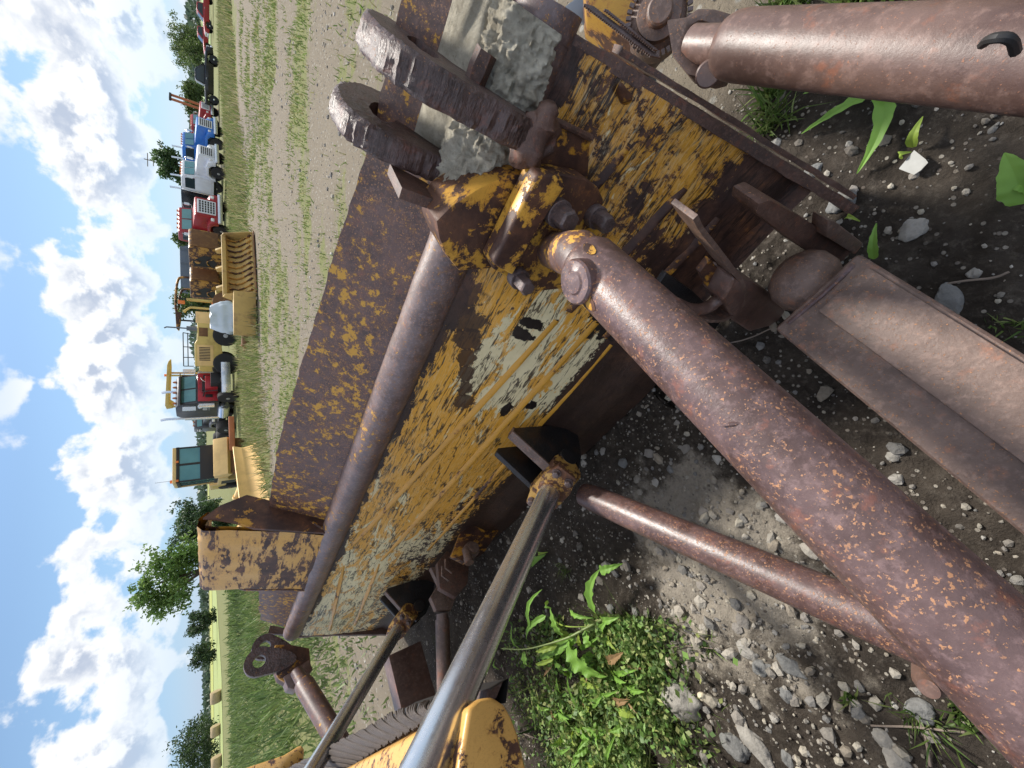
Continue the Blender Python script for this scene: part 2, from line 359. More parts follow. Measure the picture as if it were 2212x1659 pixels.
M['ropebar'] = bare_steel('guide_bar_steel', (.06, .035, .03), (.12, .08, .07), .2, .5)
# background paints
def veh(name, c, r=.35, d=(.14, .10, .07), am=.5, metal=0., sc=2.5): return plain(name, c, r, metal, .15, sc, 0, d, am)
M['v_black'] = veh('black_car_paint', (.012, .012, .015), .2, am=.15); M['v_red'] = veh('red_truck_paint', (.33, .02, .025), .35, am=.2)
M['v_white'] = veh('white_truck_paint', (.72, .73, .75), .4, am=.12); M['v_blue'] = veh('blue_truck_paint', (.03, .16, .50), .35, am=.12)
M['v_yel'] = veh('pale_yellow_paint', (.62, .44, .12), .5, (.20, .12, .05), .3); M['v_cream'] = veh('cream_yellow_paint', (.72, .50, .20), .5, (.35, .22, .09), .3)
M['v_cream2'] = veh('bright_cream_paint', (.80, .52, .20), .5, (.5, .3, .12), .3)
M['v_rusty'] = paint_rust('rusty_ochre_paint', (.52, .27, .06), bare=.045, sc=3.2); M['v_dk'] = veh('charcoal_paint', (.045, .045, .05), .35, am=.25)
M['v_rustplate'] = plain('rusted_panel', (.16, .075, .03), .8, 0, .5, 4, .3, (.3, .15, .05)); M['v_grey'] = plain('grey_tipper_steel', (.14, .16, .19), .5, .3, .2, 2)
M['glass'] = plain('dark_glass', (.03, .045, .055), .06, 0, .2, 2); M['tealglass'] = plain('teal_glass', (.10, .24, .25), .06, .3, .35, 1.2)
M['tyre'] = plain('tyre_rubber', (.022, .021, .02), .85, 0, .3, 12); M['rimst'] = plain('pale_wheel_steel', (.42, .42, .42), .4, .6, .2, 8)
M['alu'] = plain('bright_metal', (.68, .69, .71), .22, .9, .1, 4); M['blk'] = plain('black_rubber_and_iron', (.018, .017, .017), .6, 0, .3, 5)
M['engred'] = plain('red_engine_bay', (.42, .02, .03), .4, 0, .3, 3, 0, (.05, .02, .02), .6); M['amber'] = plain('amber_lens', (.75, .20, .04), .3, 0, .1, 4)
M['tarp'] = plain('white_blue_tarp', (.62, .68, .74), .45, 0, .1, 3, .2); M['lamp'] = plain('lamp_lens', (.8, .8, .78), .1, .2, .1, 5)
M['bark'] = plain('bark', (.10, .075, .055), .9, 0, .4, 8, .5); M['hay'] = plain('weathered_hay', (.34, .26, .15), .95, 0, .3, 3, .4)
M['orange'] = plain('orange_rust_mast', (.42, .14, .05), .6, 0, .3, 3); M['wood'] = plain('grey_pole_wood', (.20, .16, .13), .9, 0, .3, 2)

def leafmat(name, c1, c2, attr=False, trans=.35, vein=False):
    m = bpy.data.materials.new(name); m.use_nodes = True; nt = m.node_tree; nt.nodes.clear(); g = G(nt)
    o = g.obj(); n = g.noise(o, 9 if not attr else 1.5, 4, .6)
    c = g.mix(n, c1, c2)
    if attr:
        at = g.n('ShaderNodeAttribute', attribute_name='col'); c = at.outputs['Color']
    b = g.n('ShaderNodeBsdfPrincipled', {'Roughness': .5}); setin(g, b, Base_Color=c, Specular_IOR_Level=.35)
    t = g.n('ShaderNodeBsdfTranslucent'); nt.links.new(g.mix(.5, c, (.30, .36, .03)) if not attr else c, t.inputs[0])
    mx = g.n('ShaderNodeMixShader', {0: trans, 1: b.outputs[0], 2: t.outputs[0]}); g.n('ShaderNodeOutputMaterial', {0: mx.outputs[0]})
    return m
M['dock'] = leafmat('dock_leaf', (.16, .33, .05), (.26, .46, .09)); M['leafy'] = leafmat('yellow_green_leaf', (.24, .36, .05), (.36, .46, .09))
M['brownleaf'] = leafmat('withered_leaf', (.22, .13, .06), (.34, .22, .11), trans=.2); M['veg'] = leafmat('varied_foliage', (.1, .1, .1), (.1, .1, .1), attr=True, trans=.38)
M['stem'] = leafmat('green_stem', (.14, .20, .05), (.20, .26, .08), trans=.1)

# stone
def stone(name, c1, c2, sc=20, attr=False):
    m, g, b = newmat(name); o = g.obj(); n = g.noise(o, sc, 9, .7)
    c = g.mix(n, c1, c2)
    if attr: c = g.mix(.75, c, g.n('ShaderNodeAttribute', attribute_name='col').outputs['Color'])
    setin(g, b, Base_Color=c, Roughness=.85, Specular_IOR_Level=.25)
    setin(g, b, Normal=g.n('ShaderNodeBump', {'Strength': 1.0, 'Distance': .012, 'Height': n}).outputs[0]); return m
M['rock'] = stone('pale_rock', (.16, .148, .13), (.42, .40, .365), 26); M['peb'] = stone('pebble_stone', (.2, .18, .16), (.4, .38, .34), 40, True)
M['rock2'] = stone('grey_blue_rock', (.09, .09, .09), (.26, .26, .25), 26); M['creamrock'] = stone('cream_rounded_rock', (.5, .43, .30), (.66, .6, .46))

# ------------------------------------------------------------------ value noise in numpy (ground masks, scatter)
_tab = RNG.random((256, 256))
def vn(x, y):
    xi = np.floor(x).astype(int); yi = np.floor(y).astype(int); fx = x-xi; fy = y-yi
    fx = fx*fx*(3-2*fx); fy = fy*fy*(3-2*fy); a = _tab[xi & 255, yi & 255]; b_ = _tab[(xi+1) & 255, yi & 255]; c = _tab[xi & 255, (yi+1) & 255]; d = _tab[(xi+1) & 255, (yi+1) & 255]
    return (a*(1-fx)+b_*fx)*(1-fy)+(c*(1-fx)+d*fx)*fy
def fbm(x, y, s=1., o=5, k=0):
    r = 0; am = .5; t = 0
    for i in range(o): r = r+am*vn(x*s*2**i+17.3*i+k*31.7, y*s*2**i-9.1*i+k*11.9); t += am; am *= .55
    return r/t
def sm(v, a, b_): q = np.clip((v-a)/(b_-a), 0, 1); return q*q*(3-2*q)
def masks(x, y):
    """green share and dark share of the ground at (x, y)"""
    tloc = x*TX[0]+y*TX[1]; aloc = x*AX[0]+y*AX[1]
    r = np.hypot(x, y)
    field = fbm(x*.55+y*.1, y*1.3, .45, 5, 1); f2 = fbm(x, y, 2.2, 4, 2)
    gr = sm(field*.7+f2*.3, .38, .64)*sm(y, 2.5, 4.5)*.8
    rowd = y-(17.5+.62*np.clip(x, -8, 60))              # strip of rank growth by the machines
    gr = np.maximum(gr, sm(rowd+fbm(x, y, .5, 3, 3)*5, 1.0, 3.5)*.95)
    left = sm(-x-1.0-.25*y+fbm(x, y, .6, 4, 4)*2.0, .3, 1.8)*sm(y, 3.0, 4.6)
    left = left*sm(np.hypot(x, y)+fbm(x, y, .8, 4, 16)*3, 9.5, 12.5)
    gr = np.maximum(gr, left)
    gr = np.maximum(gr, sm(rowd, 18, 30))
    rut = np.exp(-((x*.83-y*.56+4.2+fbm(x, y, .3, 2, 6)*2)/1.0)**2)+np.exp(-((x*.93-y*.37-3.0)/.9)**2)
    rut = rut*sm(x, 7, 12)*sm(y, 12, 18)
    dark = np.clip(rut, 0, 1)*.7*sm(f2, .35, .5)
    gr = gr*(1-dark)
    near = 1-sm(tloc+.25*fbm(x, y, 2, 3, 7), 1.1, 1.7)*1.0
    near = near*(1-sm(aloc, 4.2, 6.0)); near = np.where(r > 9, 0, near)
    return gr, dark, near
def pale_patch(x, y):  # share of paler soil, strongest round one spot behind the blade
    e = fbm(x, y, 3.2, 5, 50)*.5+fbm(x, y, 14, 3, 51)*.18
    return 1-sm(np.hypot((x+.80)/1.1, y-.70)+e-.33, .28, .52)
# ------------------------------------------------------------------ ground sheet
NR, NS = 460, 560
rr = np.concatenate([[0.0], .12*np.power(1400/.12, np.linspace(0, 1, NR-1)**.92)])
th = np.linspace(0, 2*np.pi, NS, endpoint=False)
gx = (rr[:, None]*np.sin(th)[None, :]).ravel(); gy = (.9+rr[:, None]*np.cos(th)[None, :]).ravel()
gr_, dk_, nr_ = masks(gx, gy)
hz = (fbm(gx, gy, 9, 4, 8)-.5)*.035*nr_+(fbm(gx, gy, 30, 3, 60)-.5)*.034*nr_+(fbm(gx, gy, 2.5, 4, 9)-.5)*.05*nr_+(fbm(gx, gy, 1.2, 5, 10)-.5)*.07*(1-nr_)*np.clip(1-np.hypot(gx, gy)/60, 0, 1)-.01
verts = np.stack([gx, gy, hz], 1)
ii, jj = np.meshgrid(np.arange(1, NR-1), np.arange(NS), indexing='ij'); j2 = (jj+1) % NS
fc = np.stack([ii*NS+jj, (ii+1)*NS+jj, (ii+1)*NS+j2, ii*NS+j2], -1).reshape(-1, 4)
me = bpy.data.meshes.new('ground')
me.from_pydata(verts.tolist(), [], fc.tolist()+[tuple(NS+k for k in range(NS))[::-1]])
ca = me.color_attributes.new('mask', 'FLOAT_COLOR', 'POINT')
ca.data.foreach_set('color', np.stack([gr_, dk_, nr_, pale_patch(gx, gy)], 1).ravel().astype(np.float32))
for p in me.polygons: p.use_smooth = True
ground = bpy.data.objects.new('ground', me); COL.objects.link(ground); tag(ground, 'dark stony soil running out into a pale gravel yard and grass', kind='structure')
def gz(x, y):
    x = np.atleast_1d(np.asarray(x, float)); y = np.atleast_1d(np.asarray(y, float)); _, _, nn = masks(x, y)
    return (fbm(x, y, 9, 4, 8)-.5)*.035*nn+(fbm(x, y, 30, 3, 60)-.5)*.034*nn+(fbm(x, y, 2.5, 4, 9)-.5)*.05*nn+(fbm(x, y, 1.2, 5, 10)-.5)*.07*(1-nn)*np.clip(1-np.hypot(x, y)/60, 0, 1)-.01
m, g, b = newmat('soil_gravel_and_grass'); o = g.obj()
ma = g.n('ShaderNodeAttribute', attribute_name='mask'); at = g.n('ShaderNodeSeparateColor', {0: ma.outputs['Color']})
n1 = g.noise(o, 3, 9, .7); n2 = g.noise(o, 38, 8, .75); n3 = g.noise(o, .35, 4, .6)
vor = g.n('ShaderNodeTexVoronoi', {'Vector': g.map(o, sc=(1, 1, .3)), 'Scale': 55., 'Randomness': 1.0}); vd = vor.outputs['Distance']; vc = vor.outputs['Color']
vs = g.n('ShaderNodeSeparateColor', {0: vc})
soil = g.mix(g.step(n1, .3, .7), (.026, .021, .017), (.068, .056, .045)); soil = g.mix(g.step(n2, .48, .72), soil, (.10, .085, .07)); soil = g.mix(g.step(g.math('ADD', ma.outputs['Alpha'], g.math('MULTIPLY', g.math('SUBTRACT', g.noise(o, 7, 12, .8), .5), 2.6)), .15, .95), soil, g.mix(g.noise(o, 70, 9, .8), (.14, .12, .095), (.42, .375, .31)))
pebm = g.math('MULTIPLY', g.step(vd, .34, .26), g.step(vs.outputs[0], .74, .80))
soil = g.mix(pebm, soil, g.mix(vs.outputs[1], (.12, .10, .085), (.36, .33, .28)))
grav = g.mix(n2, (.095, .078, .056), (.26, .22, .165)); grav = g.mix(g.math('MULTIPLY', g.step(n3, .4, .65), .5), grav, (.185, .158, .12))
vor2 = g.n('ShaderNodeTexVoronoi', {'Vector': o, 'Scale': 14.}); grav = g.mix(g.step(vor2.outputs['Distance'], .3, .15), grav, g.mix(vor2.outputs['Color'], (.11, .10, .085), (.38, .36, .31)))
gg = g.mix(g.noise(o, 1.3, 7, .7), (.12, .125, .045), (.26, .23, .11)); gg = g.mix(g.noise(o, 25, 4, .6), gg, (.12, .15, .045))
base = g.mix(at.outputs[2], grav, soil); gm = g.step(g.math('ADD', at.outputs[0], g.math('MULTIPLY', g.math('SUBTRACT', g.noise(o, 5, 9, .78), .5), 2.2)), .30, .75)
base = g.mix(g.math('MULTIPLY', gm, .9), base, gg); base = g.mix(g.math('MULTIPLY', at.outputs[1], .75), base, (.06, .052, .045))
setin(g, b, Base_Color=base, Roughness=.95, Specular_IOR_Level=.15)
h = g.math('ADD', g.math('MULTIPLY', n2, .6), g.math('ADD', g.math('MULTIPLY', g.noise(o, 140, 4, .7), .3), g.math('MULTIPLY', pebm, .35)))
setin(g, b, Normal=g.n('ShaderNodeBump', {'Strength': 1.0, 'Distance': .02, 'Height': h}).outputs[0])
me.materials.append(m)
#PART2
# ------------------------------------------------------------------ bulldozer (frame: x = -a, y = t, z up)
bd = thing('bulldozer', 'worn yellow bulldozer whose chipped rusty blade, braces and chrome lift rods fill the foreground', 'bulldozer', (0, 0, 0), YAW-math.pi/2)
A0, A1 = -.16, 4.78
def zlow(a): return .0 if a > .62 else (.15 if a < .45 else .15*(1-(a-.45)/.17))
def tb(a, z):
    s_ = min(max(z/1.0, 0), 1); b_ = .66+.032*a; t_ = 1.03+.012*a
    return b_+(t_-b_)*s_-.02*math.sin(math.pi*s_)
GZ = [(-.2, 1.25), (0, 1.262), (.4, 1.262), (.8, 1.298), (1.2, 1.322), (1.84, 1.362), (2.35, 1.36), (3.8, 1.332), (4.9, 1.24)]
def gzt(a):
    for (p, q), (r, s_) in zip(GZ, GZ[1:]):
        if a <= r: return q+(s_-q)*(a-p)/(r-p)
    return GZ[-1][1]
def smooth0(P, it=2):
    P = [Vector(p) for p in P]
    for _ in range(it):
        Q = [P[0]]
        for i in range(len(P)-1): Q += [P[i]*.75+P[i+1]*.25, P[i]*.25+P[i+1]*.75]
        P = Q+[P[-1]]
    return P
def SH(a, z): return max(0, .6-a)/.76*.075*z
def nz(a, b_, c=0, s_=3.): return mnoise.noise(Vector((a*s_, b_*s_, c)))
mb = MB(); rows = []
cols = [A0+(A1-A0)*i/230 for i in range(231)]
zs = [0, .03, .06, .1, .15, .2, .26, .32, .38, .44, .5, .56, .62, .68, .74, .8, .86, .92, .97, 1.0]
for k, zq in enumerate(zs):
    r_ = []
    for a in cols:
        z = zlow(a)+(1.0-zlow(a))*zq; d = .006*nz(a, z, 1)+.010*nz(a, z, 3, 1.2)+(.012*nz(a, z, 5, 9) if a < .6 else .002*nz(a, z, 4, 9))
        # welded lower edge bar
        if z < .17: d -= .03
        r_.append(V(a+SH(a, z), tb(a, z)+d, z))
    rows.append(r_)
for zq in (1.0, .75, .5, .25, 0): rows.append([V(a+SH(a, zq), tb(a, zlow(a)+(1-zlow(a))*zq)+.045, zlow(a)+(1-zlow(a))*zq) for a in cols])
rows.append(rows[0]); mb.grid(rows)
blade = mb.build('blade', M['blade'], bd, ang=60)
tag(blade, 'wide blade back with chipped mustard and cream paint over dark rust')
# raised creases on the back of the blade
def rib(z0, z1, a0, a1, w=.014, h=.009):
    mb = MB(); n = 60; rws = [[], [], [], []]
    for i in range(n+1):
        a = a0+(a1-a0)*i/n; z = z0+(z1-z0)*i/n
        e = h*min(1, 8*i/n, 8*(n-i)/n)+.002*nz(a, z, 9, 14)
        for k, (dz, dt) in enumerate(((-w, .006), (-w*.35, -e), (w*.35, -e), (w, .006))): rws[k].append(V(a, tb(a, z+dz)+dt-.004, z+dz))
    mb.grid(rws); return mb.build('rib', M['rib'], blade, ang=70)
rib(.60, .90, .60, 2.75); rib(.455, .665, .55, 2.9); rib(.33, .40, .62, 2.7, .01, .006); rib(.885, .72, 3.0, 4.6); rib(.665, .52, 2.95, 4.5)
RM = M['rib']; M['rib'] = M['ystrip']; rib(.93, .94, .04, .5, .014, .008); rib(.72, .80, .02, .5, .016, .010); rib(.50, .58, .03, .55, .016, .010); rib(.33, .38, .05, .6, .014, .010); M['rib'] = RM
def pnl(X, Y, off=.012):
    a_, z_ = onpanel(X, Y); return V(a_, tb(a_, z_)-off, z_)
mb = MB(); ctr_ = pnl(1342, 202, .004); rws = []
for q in range(13):
    th_ = math.pi/2*q/12; rws.append([ctr_+V(.014*math.cos(th_)*math.cos(k*math.pi/12)-.040*math.cos(th_)*math.sin(k*math.pi/12)*.25, -.020*math.sin(th_)-.012*math.cos(th_)*math.sin(k*math.pi/12)*.8, .045*math.cos(th_)*math.sin(k*math.pi/12)) for k in range(25)])
mb.grid(rws); mb.build('weld_pad', M['ystrip'], blade, jit=.010, jsc=30)
# top tube
AT0 = -.075
mb = MB(); n = 150; mb.tube([V(AT0 if i == 0 else A0+(A1-.12-A0)*i/n, 1.063+.010*(A0+(A1-A0)*i/n), 1.018+.004*nz(i*.07, 0)) for i in range(n+1)], [.078+.002*nz(i*.1, 2) for i in range(n+1)], 28)
mb.build('top_tube', M['tube_edge'], blade)
# guard plate above the tube, in two lengths either side of the centre guard
def guardp(a0, a1, name='top_guard'):
    mb = MB(); n = int(60*(a1-a0)); rf = []; m_ = 8
    for k in range(m_+1):
        rw = []
        for i in range(n+1):
            a = a0+(a1-a0)*i/n; s_ = k/m_; zt = gzt(a)+(.010*nz(a, 7, 0, 5)+.006*nz(a, 3, 0, 19)+.012*max(0, nz(a, 5, 0, 2.2)))*(s_**4)
            t0, z0 = 1.105+.012*a, 1.065
            rw.append(V(a, t0+(1.30-t0)*s_+.004*nz(a, s_, 2, 4), z0+(zt-z0)*s_))
        rf.append(rw)
    back = [[p+Vector((0, .016, -.020)) for p in rw] for rw in rf[::-1]]
    mb.grid(rf+back+[rf[0]]); return mb.build(name, M['guard'], blade, ang=50)
guardp(-.08, 2.47); guardp(3.40, A1-.14)
# dark seam bead along tube and guard
mb = MB(); n = 160; mb.tube([V(A0+.6+(3.9-A0)*i/n, 1.108+.012*(A0+(A1-A0)*i/n)-.004, 1.072) for i in range(n)], [.011+.004*nz(i*.7, 1) for i in range(n)], 6)
mb.build('weld_bead', M['rim'], blade, jit=.006, jsc=25)
# centre guard: plate over the blade middle with a rolled top
a0, a1 = 2.50, 3.38
mb = MB(); prof = [(1.035, 1.03), (1.09, 1.17), (1.14, 1.31), (1.185, 1.45), (1.215, 1.56), (1.228, 1.62), (1.243, 1.665), (1.275, 1.688), (1.32, 1.68), (1.35, 1.64)]
nc = 24; rf = [[V(a0+(a1-a0)*i/nc, t+.012*nz(a0+i*.04, z, 4, 5), z+.004*nz(i*.2, t)) for i in range(nc+1)] for t, z in prof]
ins = [(1.33, 1.625), (1.27, 1.655), (1.25, 1.61), (1.235, 1.55), (1.16, 1.31), (1.06, 1.03)]
rb = [[V(a0+(a1-a0)*i/nc, t+.012*nz(a0+i*.04, z, 4, 5), z) for i in range(nc+1)] for t, z in ins]
mb.grid(rf+rb+[rf[0]]); cg = mb.build('centre_guard', M['ygrd'], blade, ang=45)
tag(cg, 'upright centre guard of scraped yellow plate with a rolled brown top')
mb = MB(); mb.prism([V(2.485, *p) for p in ((1.035, 1.02), (1.10, 1.02), (1.17, 1.10), (1.335, 1.345), (1.40, 1.46), (1.36, 1.585), (1.30, 1.665), (1.275, 1.60), (1.235, 1.52), (1.18, 1.44), (1.135, 1.31), (1.085, 1.17))], (.022, 0, 0))
mb.build('gusset', paint_rust('gusset_paint', bare=.09, sc=6), blade, bevel=.004)
mb = MB(); mb.prism([V(3.40, *p) for p in ((1.035, 1.02), (1.10, 1.02), (1.17, 1.10), (1.335, 1.345), (1.40, 1.46), (1.36, 1.585), (1.30, 1.665), (1.275, 1.60), (1.235, 1.52), (1.18, 1.44), (1.135, 1.31), (1.085, 1.17))], (-.022, 0, 0))
mb.build('gusset', M['guard'], blade, bevel=.004)
mb = MB(); mb.tube([V(2.475, 1.045+.29*s_, 1.05+.30*s_) for s_ in (0, .2, .4, .6, .8, 1)], .013, 8); mb.tube([V(2.47+.3*s_-.0, 1.04-.002, 1.04+.012*math.sin(s_*9)) for s_ in [i/8*3.1 for i in range(9)]], .010, 8)
mb.build('weld_bead', M['ycap'], blade, jit=.01, jsc=25)
# end plates
def bandpl(a0, th_, back, w0, name='end_plate', sh=.075):
    mb = MB(); bk_ = []
    for i in range(len(back)-1):
        for j in range(6): q = j/6; bk_.append((back[i][0]*(1-q)+back[i+1][0]*q, back[i][1]*(1-q)+back[i+1][1]*q))
    bk_.append(back[-1]); fr = [(t+w0+.008*nz(t, z, a0, 11), z-.02) for t, z in bk_[::-1]]
    bk2 = [(t+.010*nz(t, z, a0+3, 13), z) for t, z in bk_]
    rws = [[V(a0+sh*p_[1], *p_) for p_ in bk2], [V(a0-th_+sh*p_[1], *p_) for p_ in bk2], [V(a0-th_+sh*p_[1], *p_) for p_ in fr[::-1]], [V(a0+sh*p_[1], *p_) for p_ in fr[::-1]]]
    mb.grid(rws+[rws[0]]); n_ = len(bk2); mb.f.append((0, n_, 2*n_, 3*n_)); mb.f.append((n_-1, 2*n_-1, 3*n_-1, 4*n_-1))
    return mb.build(name, M['darkrust'], blade, bevel=.005, jit=.004, jsc=22)
bandpl(-.152, .030, [(.585, .0), (.66, .17), (.80, .48), (.92, .75), (1.02, .98), (1.10, 1.10), (1.20, 1.20), (1.33, 1.27)], .035)
bandpl(-.190, .014, [(.61, .01), (.69, .18), (.83, .50), (.93, .72), (.99, .84)], .05)
bandpl(A1+.02, .045, [(.70, .0), (.80, .20), (.90, .48), (1.0, .75), (1.08, .98), (1.14, 1.10), (1.20, 1.20)], .06, sh=0)
# flame-cut lifting lugs
def lug(a, dt, th=.07, name='lifting_lug', f=1.):
    o2 = [(.87, 1.03), (.855, 1.12), (.875, 1.20), (.885, 1.27), (.905, 1.33), (.95, 1.375), (1.02, 1.398), (1.12, 1.40), (1.22, 1.385), (1.32, 1.35), (1.41, 1.28), (1.44, 1.20), (1.40, 1.12), (1.25, 1.07), (1.12, 1.02), (1.0, 1.0)]
    ho = [(1.05+.155*math.cos(q), 1.275+.052*math.sin(q)-.05*math.cos(q)) for q in [2*math.pi*k/18 for k in range(18)]]
    ho = [(1.12+.13*math.cos(q), 1.265+.065*math.sin(q)-.02*math.cos(q)) for q in [2*math.pi*k/18 for k in range(18)]]
    # refine outline
    N = 96; pts = o2; seg = [0]
    for i in range(len(pts)): p, q = pts[i], pts[(i+1) % len(pts)]; seg.append(seg[-1]+math.hypot(p[0]-q[0], p[1]-q[1]))
    def at(s_):
        s_ %= seg[-1]
        for i in range(len(pts)):
            if s_ <= seg[i+1]:
                f_ = (s_-seg[i])/(seg[i+1]-seg[i]); p, q = pts[i], pts[(i+1) % len(pts)]; return (p[0]+(q[0]-p[0])*f_, p[1]+(q[1]-p[1])*f_)
    O = [at(seg[-1]*k/N) for k in range(N)]
    for _ in range(2): O = [((O[k-1][0]+2*O[k][0]+O[(k+1) % N][0])/4, (O[k-1][1]+2*O[k][1]+O[(k+1) % N][1])/4) for k in range(N)]
    hc = (1.12, 1.265); H = []
    for (x, z) in O:
        q = math.atan2((z-hc[1]), (x-hc[0])); H.append((hc[0]+.105*math.cos(q), hc[1]+.040*math.sin(q)-.022*math.cos(q)))
    mb = MB(); nw = 7; rings = []
    def off(k, w): # flame-cut grooves run across the rim
        return .0045*math.sin(k*2.9+w*.15)+.006*nz(k*.9, w*.35, dt)
    for j in range(nw+1):
        w = j/nw; rw = []
        rnd = .010 if j in (0, nw) else 0
        for k, (x, z) in enumerate(O):
            cx, cz = x-1.1, z-1.2; l_ = math.hypot(cx, cz) or 1; e = off(k, j)-rnd
            rw.append(V(a+th*w, 1.10+(x-1.10)*f+cx/l_*e+dt, 1+(z-1)*.94+cz/l_*e))
        rings.append(rw)
    inn = [[V(a+th*w, 1.10+(x-1.10)*f+dt, 1+(z-1)*.94) for x, z in H] for w in (1, .5, 0)]
    allr = rings+inn+[rings[0]]; vs = [p for r_ in allr for p in r_]; nn = N; fs = []
    for i in range(len(allr)-1):
        for k in range(nn): fs.append((i*nn+k, i*nn+(k+1) % nn, (i+1)*nn+(k+1) % nn, (i+1)*nn+k))
    mb.add(vs, fs); return mb.build(name, M['rim'], blade, ang=50, jit=.002, jsc=40)
lg = lug(.072, .0); tag(lg, 'thick flame-cut lug with an oval eye, nearer the end plate')
lg = lug(.265, .17, f=.85); tag(lg, 'thick flame-cut lug with an oval eye, next to the bolted bracket')
# weld lumps at the lug feet, lug gusset, broken stub
random.seed(3)
for cx, cy, a in ((.885, 1.03, .105), (1.0, .985, .31)):
    mb = MB(); rws = []; sdv = a*40
    for i in range(17):
        th1 = math.pi*i/16; rws.append([V(a+.075*math.sin(th1)*math.cos(p_)*1.0, cx+.040*math.sin(th1)*math.sin(p_), cy+.052*math.cos(th1)) for p_ in [2*math.pi*k/28 for k in range(29)]])
    mb.grid(rws); mb.build('weld_lump', M['darkrust'], blade, jit=.022, jsc=34, ang=80)
mb = MB(); mb.prism([V(.262, *p) for p in ((1.20, 1.30), (1.16, 1.02), (1.05, 1.0), (1.05, 1.1))], (-.0, 0, 0)); mb = MB()
mb.prism([aa(X, Y, .345) for X, Y in ((842, 352), (868, 405), (950, 435), (975, 425), (905, 385))], (-.03, 0, 0)); mb.build('lug_gusset', M['darkrust'], blade, bevel=.003)
mb = MB(); p0 = tt(1020, 195, 1.0); p1 = tt(1052, 112, 1.0)
mb.tube([p0, p0.lerp(p1, .5)+Vector((.002, 0, .002)), p1], [.024, .026, .025], 6); mb.build('broken_stub', M['darkrust'], blade, jit=.004, jsc=40, ang=25)
# dried mud cake over the near top of the blade
mb = MB(); rws = []
nA, nQ = 220, 80
for i in range(nA+1):
    a = -.085+.53*i/nA; fd = min(1, (nA-i)/22, 1); rw = []
    for k in range(nQ+1):
        q = math.radians(-75+245*k/nQ)  # angle round the tube, 0 = towards the camera, 90 = up
        fd = min(1, max(0, (nA-i)/50)); th_ = .022*fd+.022*nz(a, q*.25, 3, 7)*fd+.016*nz(a, q*.3, 8, 26)*fd+.012*nz(a, q*.4, 5, 60)*fd+.006*nz(a, q, 5, 110)*fd-.004*(1-fd)
        edge = math.sin(math.pi*min(1, max(0, k/nQ)))**.5
        cut = (1 if 1 else 1)
        R_ = .074+(th_+.004)*edge-(0 if edge > .2 else .01)
        if q < math.radians(-5+18*nz(a, 2, 0, 4)): R_ = min(R_, .066+.006*nz(a, q, 1, 9))
        if i > nA*.78 and q > math.radians(60): R_ -= .0
        rw.append(V(a, 1.063-math.cos(q)*R_*1.12, 1.02+math.sin(q)*R_*1.05+.018*max(0, math.sin(q))))
    rws.append(rw)
mb.grid(rws); mb.build('mud_cake', M['mud'], blade, ang=80)
mb = MB(); rws = []
for i in range(60):
    a = -.085+.35*i/59; rw = []
    for k in range(16):
        s_ = k/15*.62; e = math.sin(math.pi*k/15)**.6*min(1, (59-i)/14)
        rw.append(V(a, 1.10+.19*s_-.02*e-.022*e*(1+nz(a, s_, 6, 9)), 1.075+.165*s_+.012*e))
    rws.append(rw)
mb.grid(rws); mb.build('mud_cake', M['mud'], blade, ang=80)
# bracket behind the bolted cap
mb = MB(); mb.prism([tt(X, Y, .905) for X, Y in ((1150, 372), (1095, 378), (1031, 410), (975, 445), (942, 478), (948, 515), (962, 550), (992, 587), (1063, 581))], (0, .15, 0))
br = mb.build('brace_bracket', M['ycap'], blade, bevel=.010, seg=2, jit=.001, jsc=12)
mb = MB(); mb.prism([tt(X, Y, .905) for X, Y in ((1152, 252), (1150, 362), (1180, 366), (1272, 384), (1277, 300), (1235, 278))], (0, .16, 0)); mb.build('patch_plate', M['ystrip'], blade, bevel=.008, jit=.004, jsc=12)
mb = MB(); mb.tube([tt(X, Y, t) for X, Y, t in ((1150, 250, .90), (1165, 253, .90), (1200, 262, .90), (1245, 282, .90), (1276, 300, .90))], .009, 8); mb.build('weld_rod', M['darkrust'], blade, jit=.003, jsc=30)
# ---- bolted ball cap on the brace
capm = paint_rust('cap_paint', (.66, .36, .055), bare=.045, sc=15)
mb = MB(); ring_o = [(1160, 371), (1215, 376), (1266, 387), (1292, 405), (1305, 432), (1298, 500), (1262, 560), (1215, 625), (1150, 632), (1103, 606), (1066, 582), (1060, 566)]
mb.prism([tt(X, Y, .835) for X, Y in ring_o], (0, .062, 0)); cap = mb.build('ball_cap', capm, bd, bevel=.009, seg=3, jit=.001, jsc=20)
mb = MB(); mb.prism([tt(X, Y, .795) for X, Y in ((1163, 376), (1210, 382), (1225, 400), (1205, 430), (1180, 470), (1135, 545), (1108, 596), (1070, 574), (1066, 566))], (0, .045, 0))
mb.build('cap_flange', capm, cap, bevel=.010, seg=3)
def hexbolt(p, d, r, h, parent, mat=None, name='bolt'):
    mb = MB(); d = Vector(d).normalized(); mb.lathe(p, d, [(-.02, r*1.25), (.006, r*1.25), (.008, r*1.2)], 20); o = mb.build('washer', mat or M['bolt'], parent)
    mb = MB(); mb.lathe(Vector(p)+d*.006, d, [(0, r), (h*.85, r), (h, r*.82)], 6); return mb.build(name, mat or M['bolt'], parent, bevel=.002)
bd_dir = (.10, -1, .05)
for X, Y, t, r in ((1208, 462, .80, .029), (1290, 470, .815, .026), (1122, 603, .805, .025)): hexbolt(tt(X, Y, t), bd_dir, r, .052, cap)
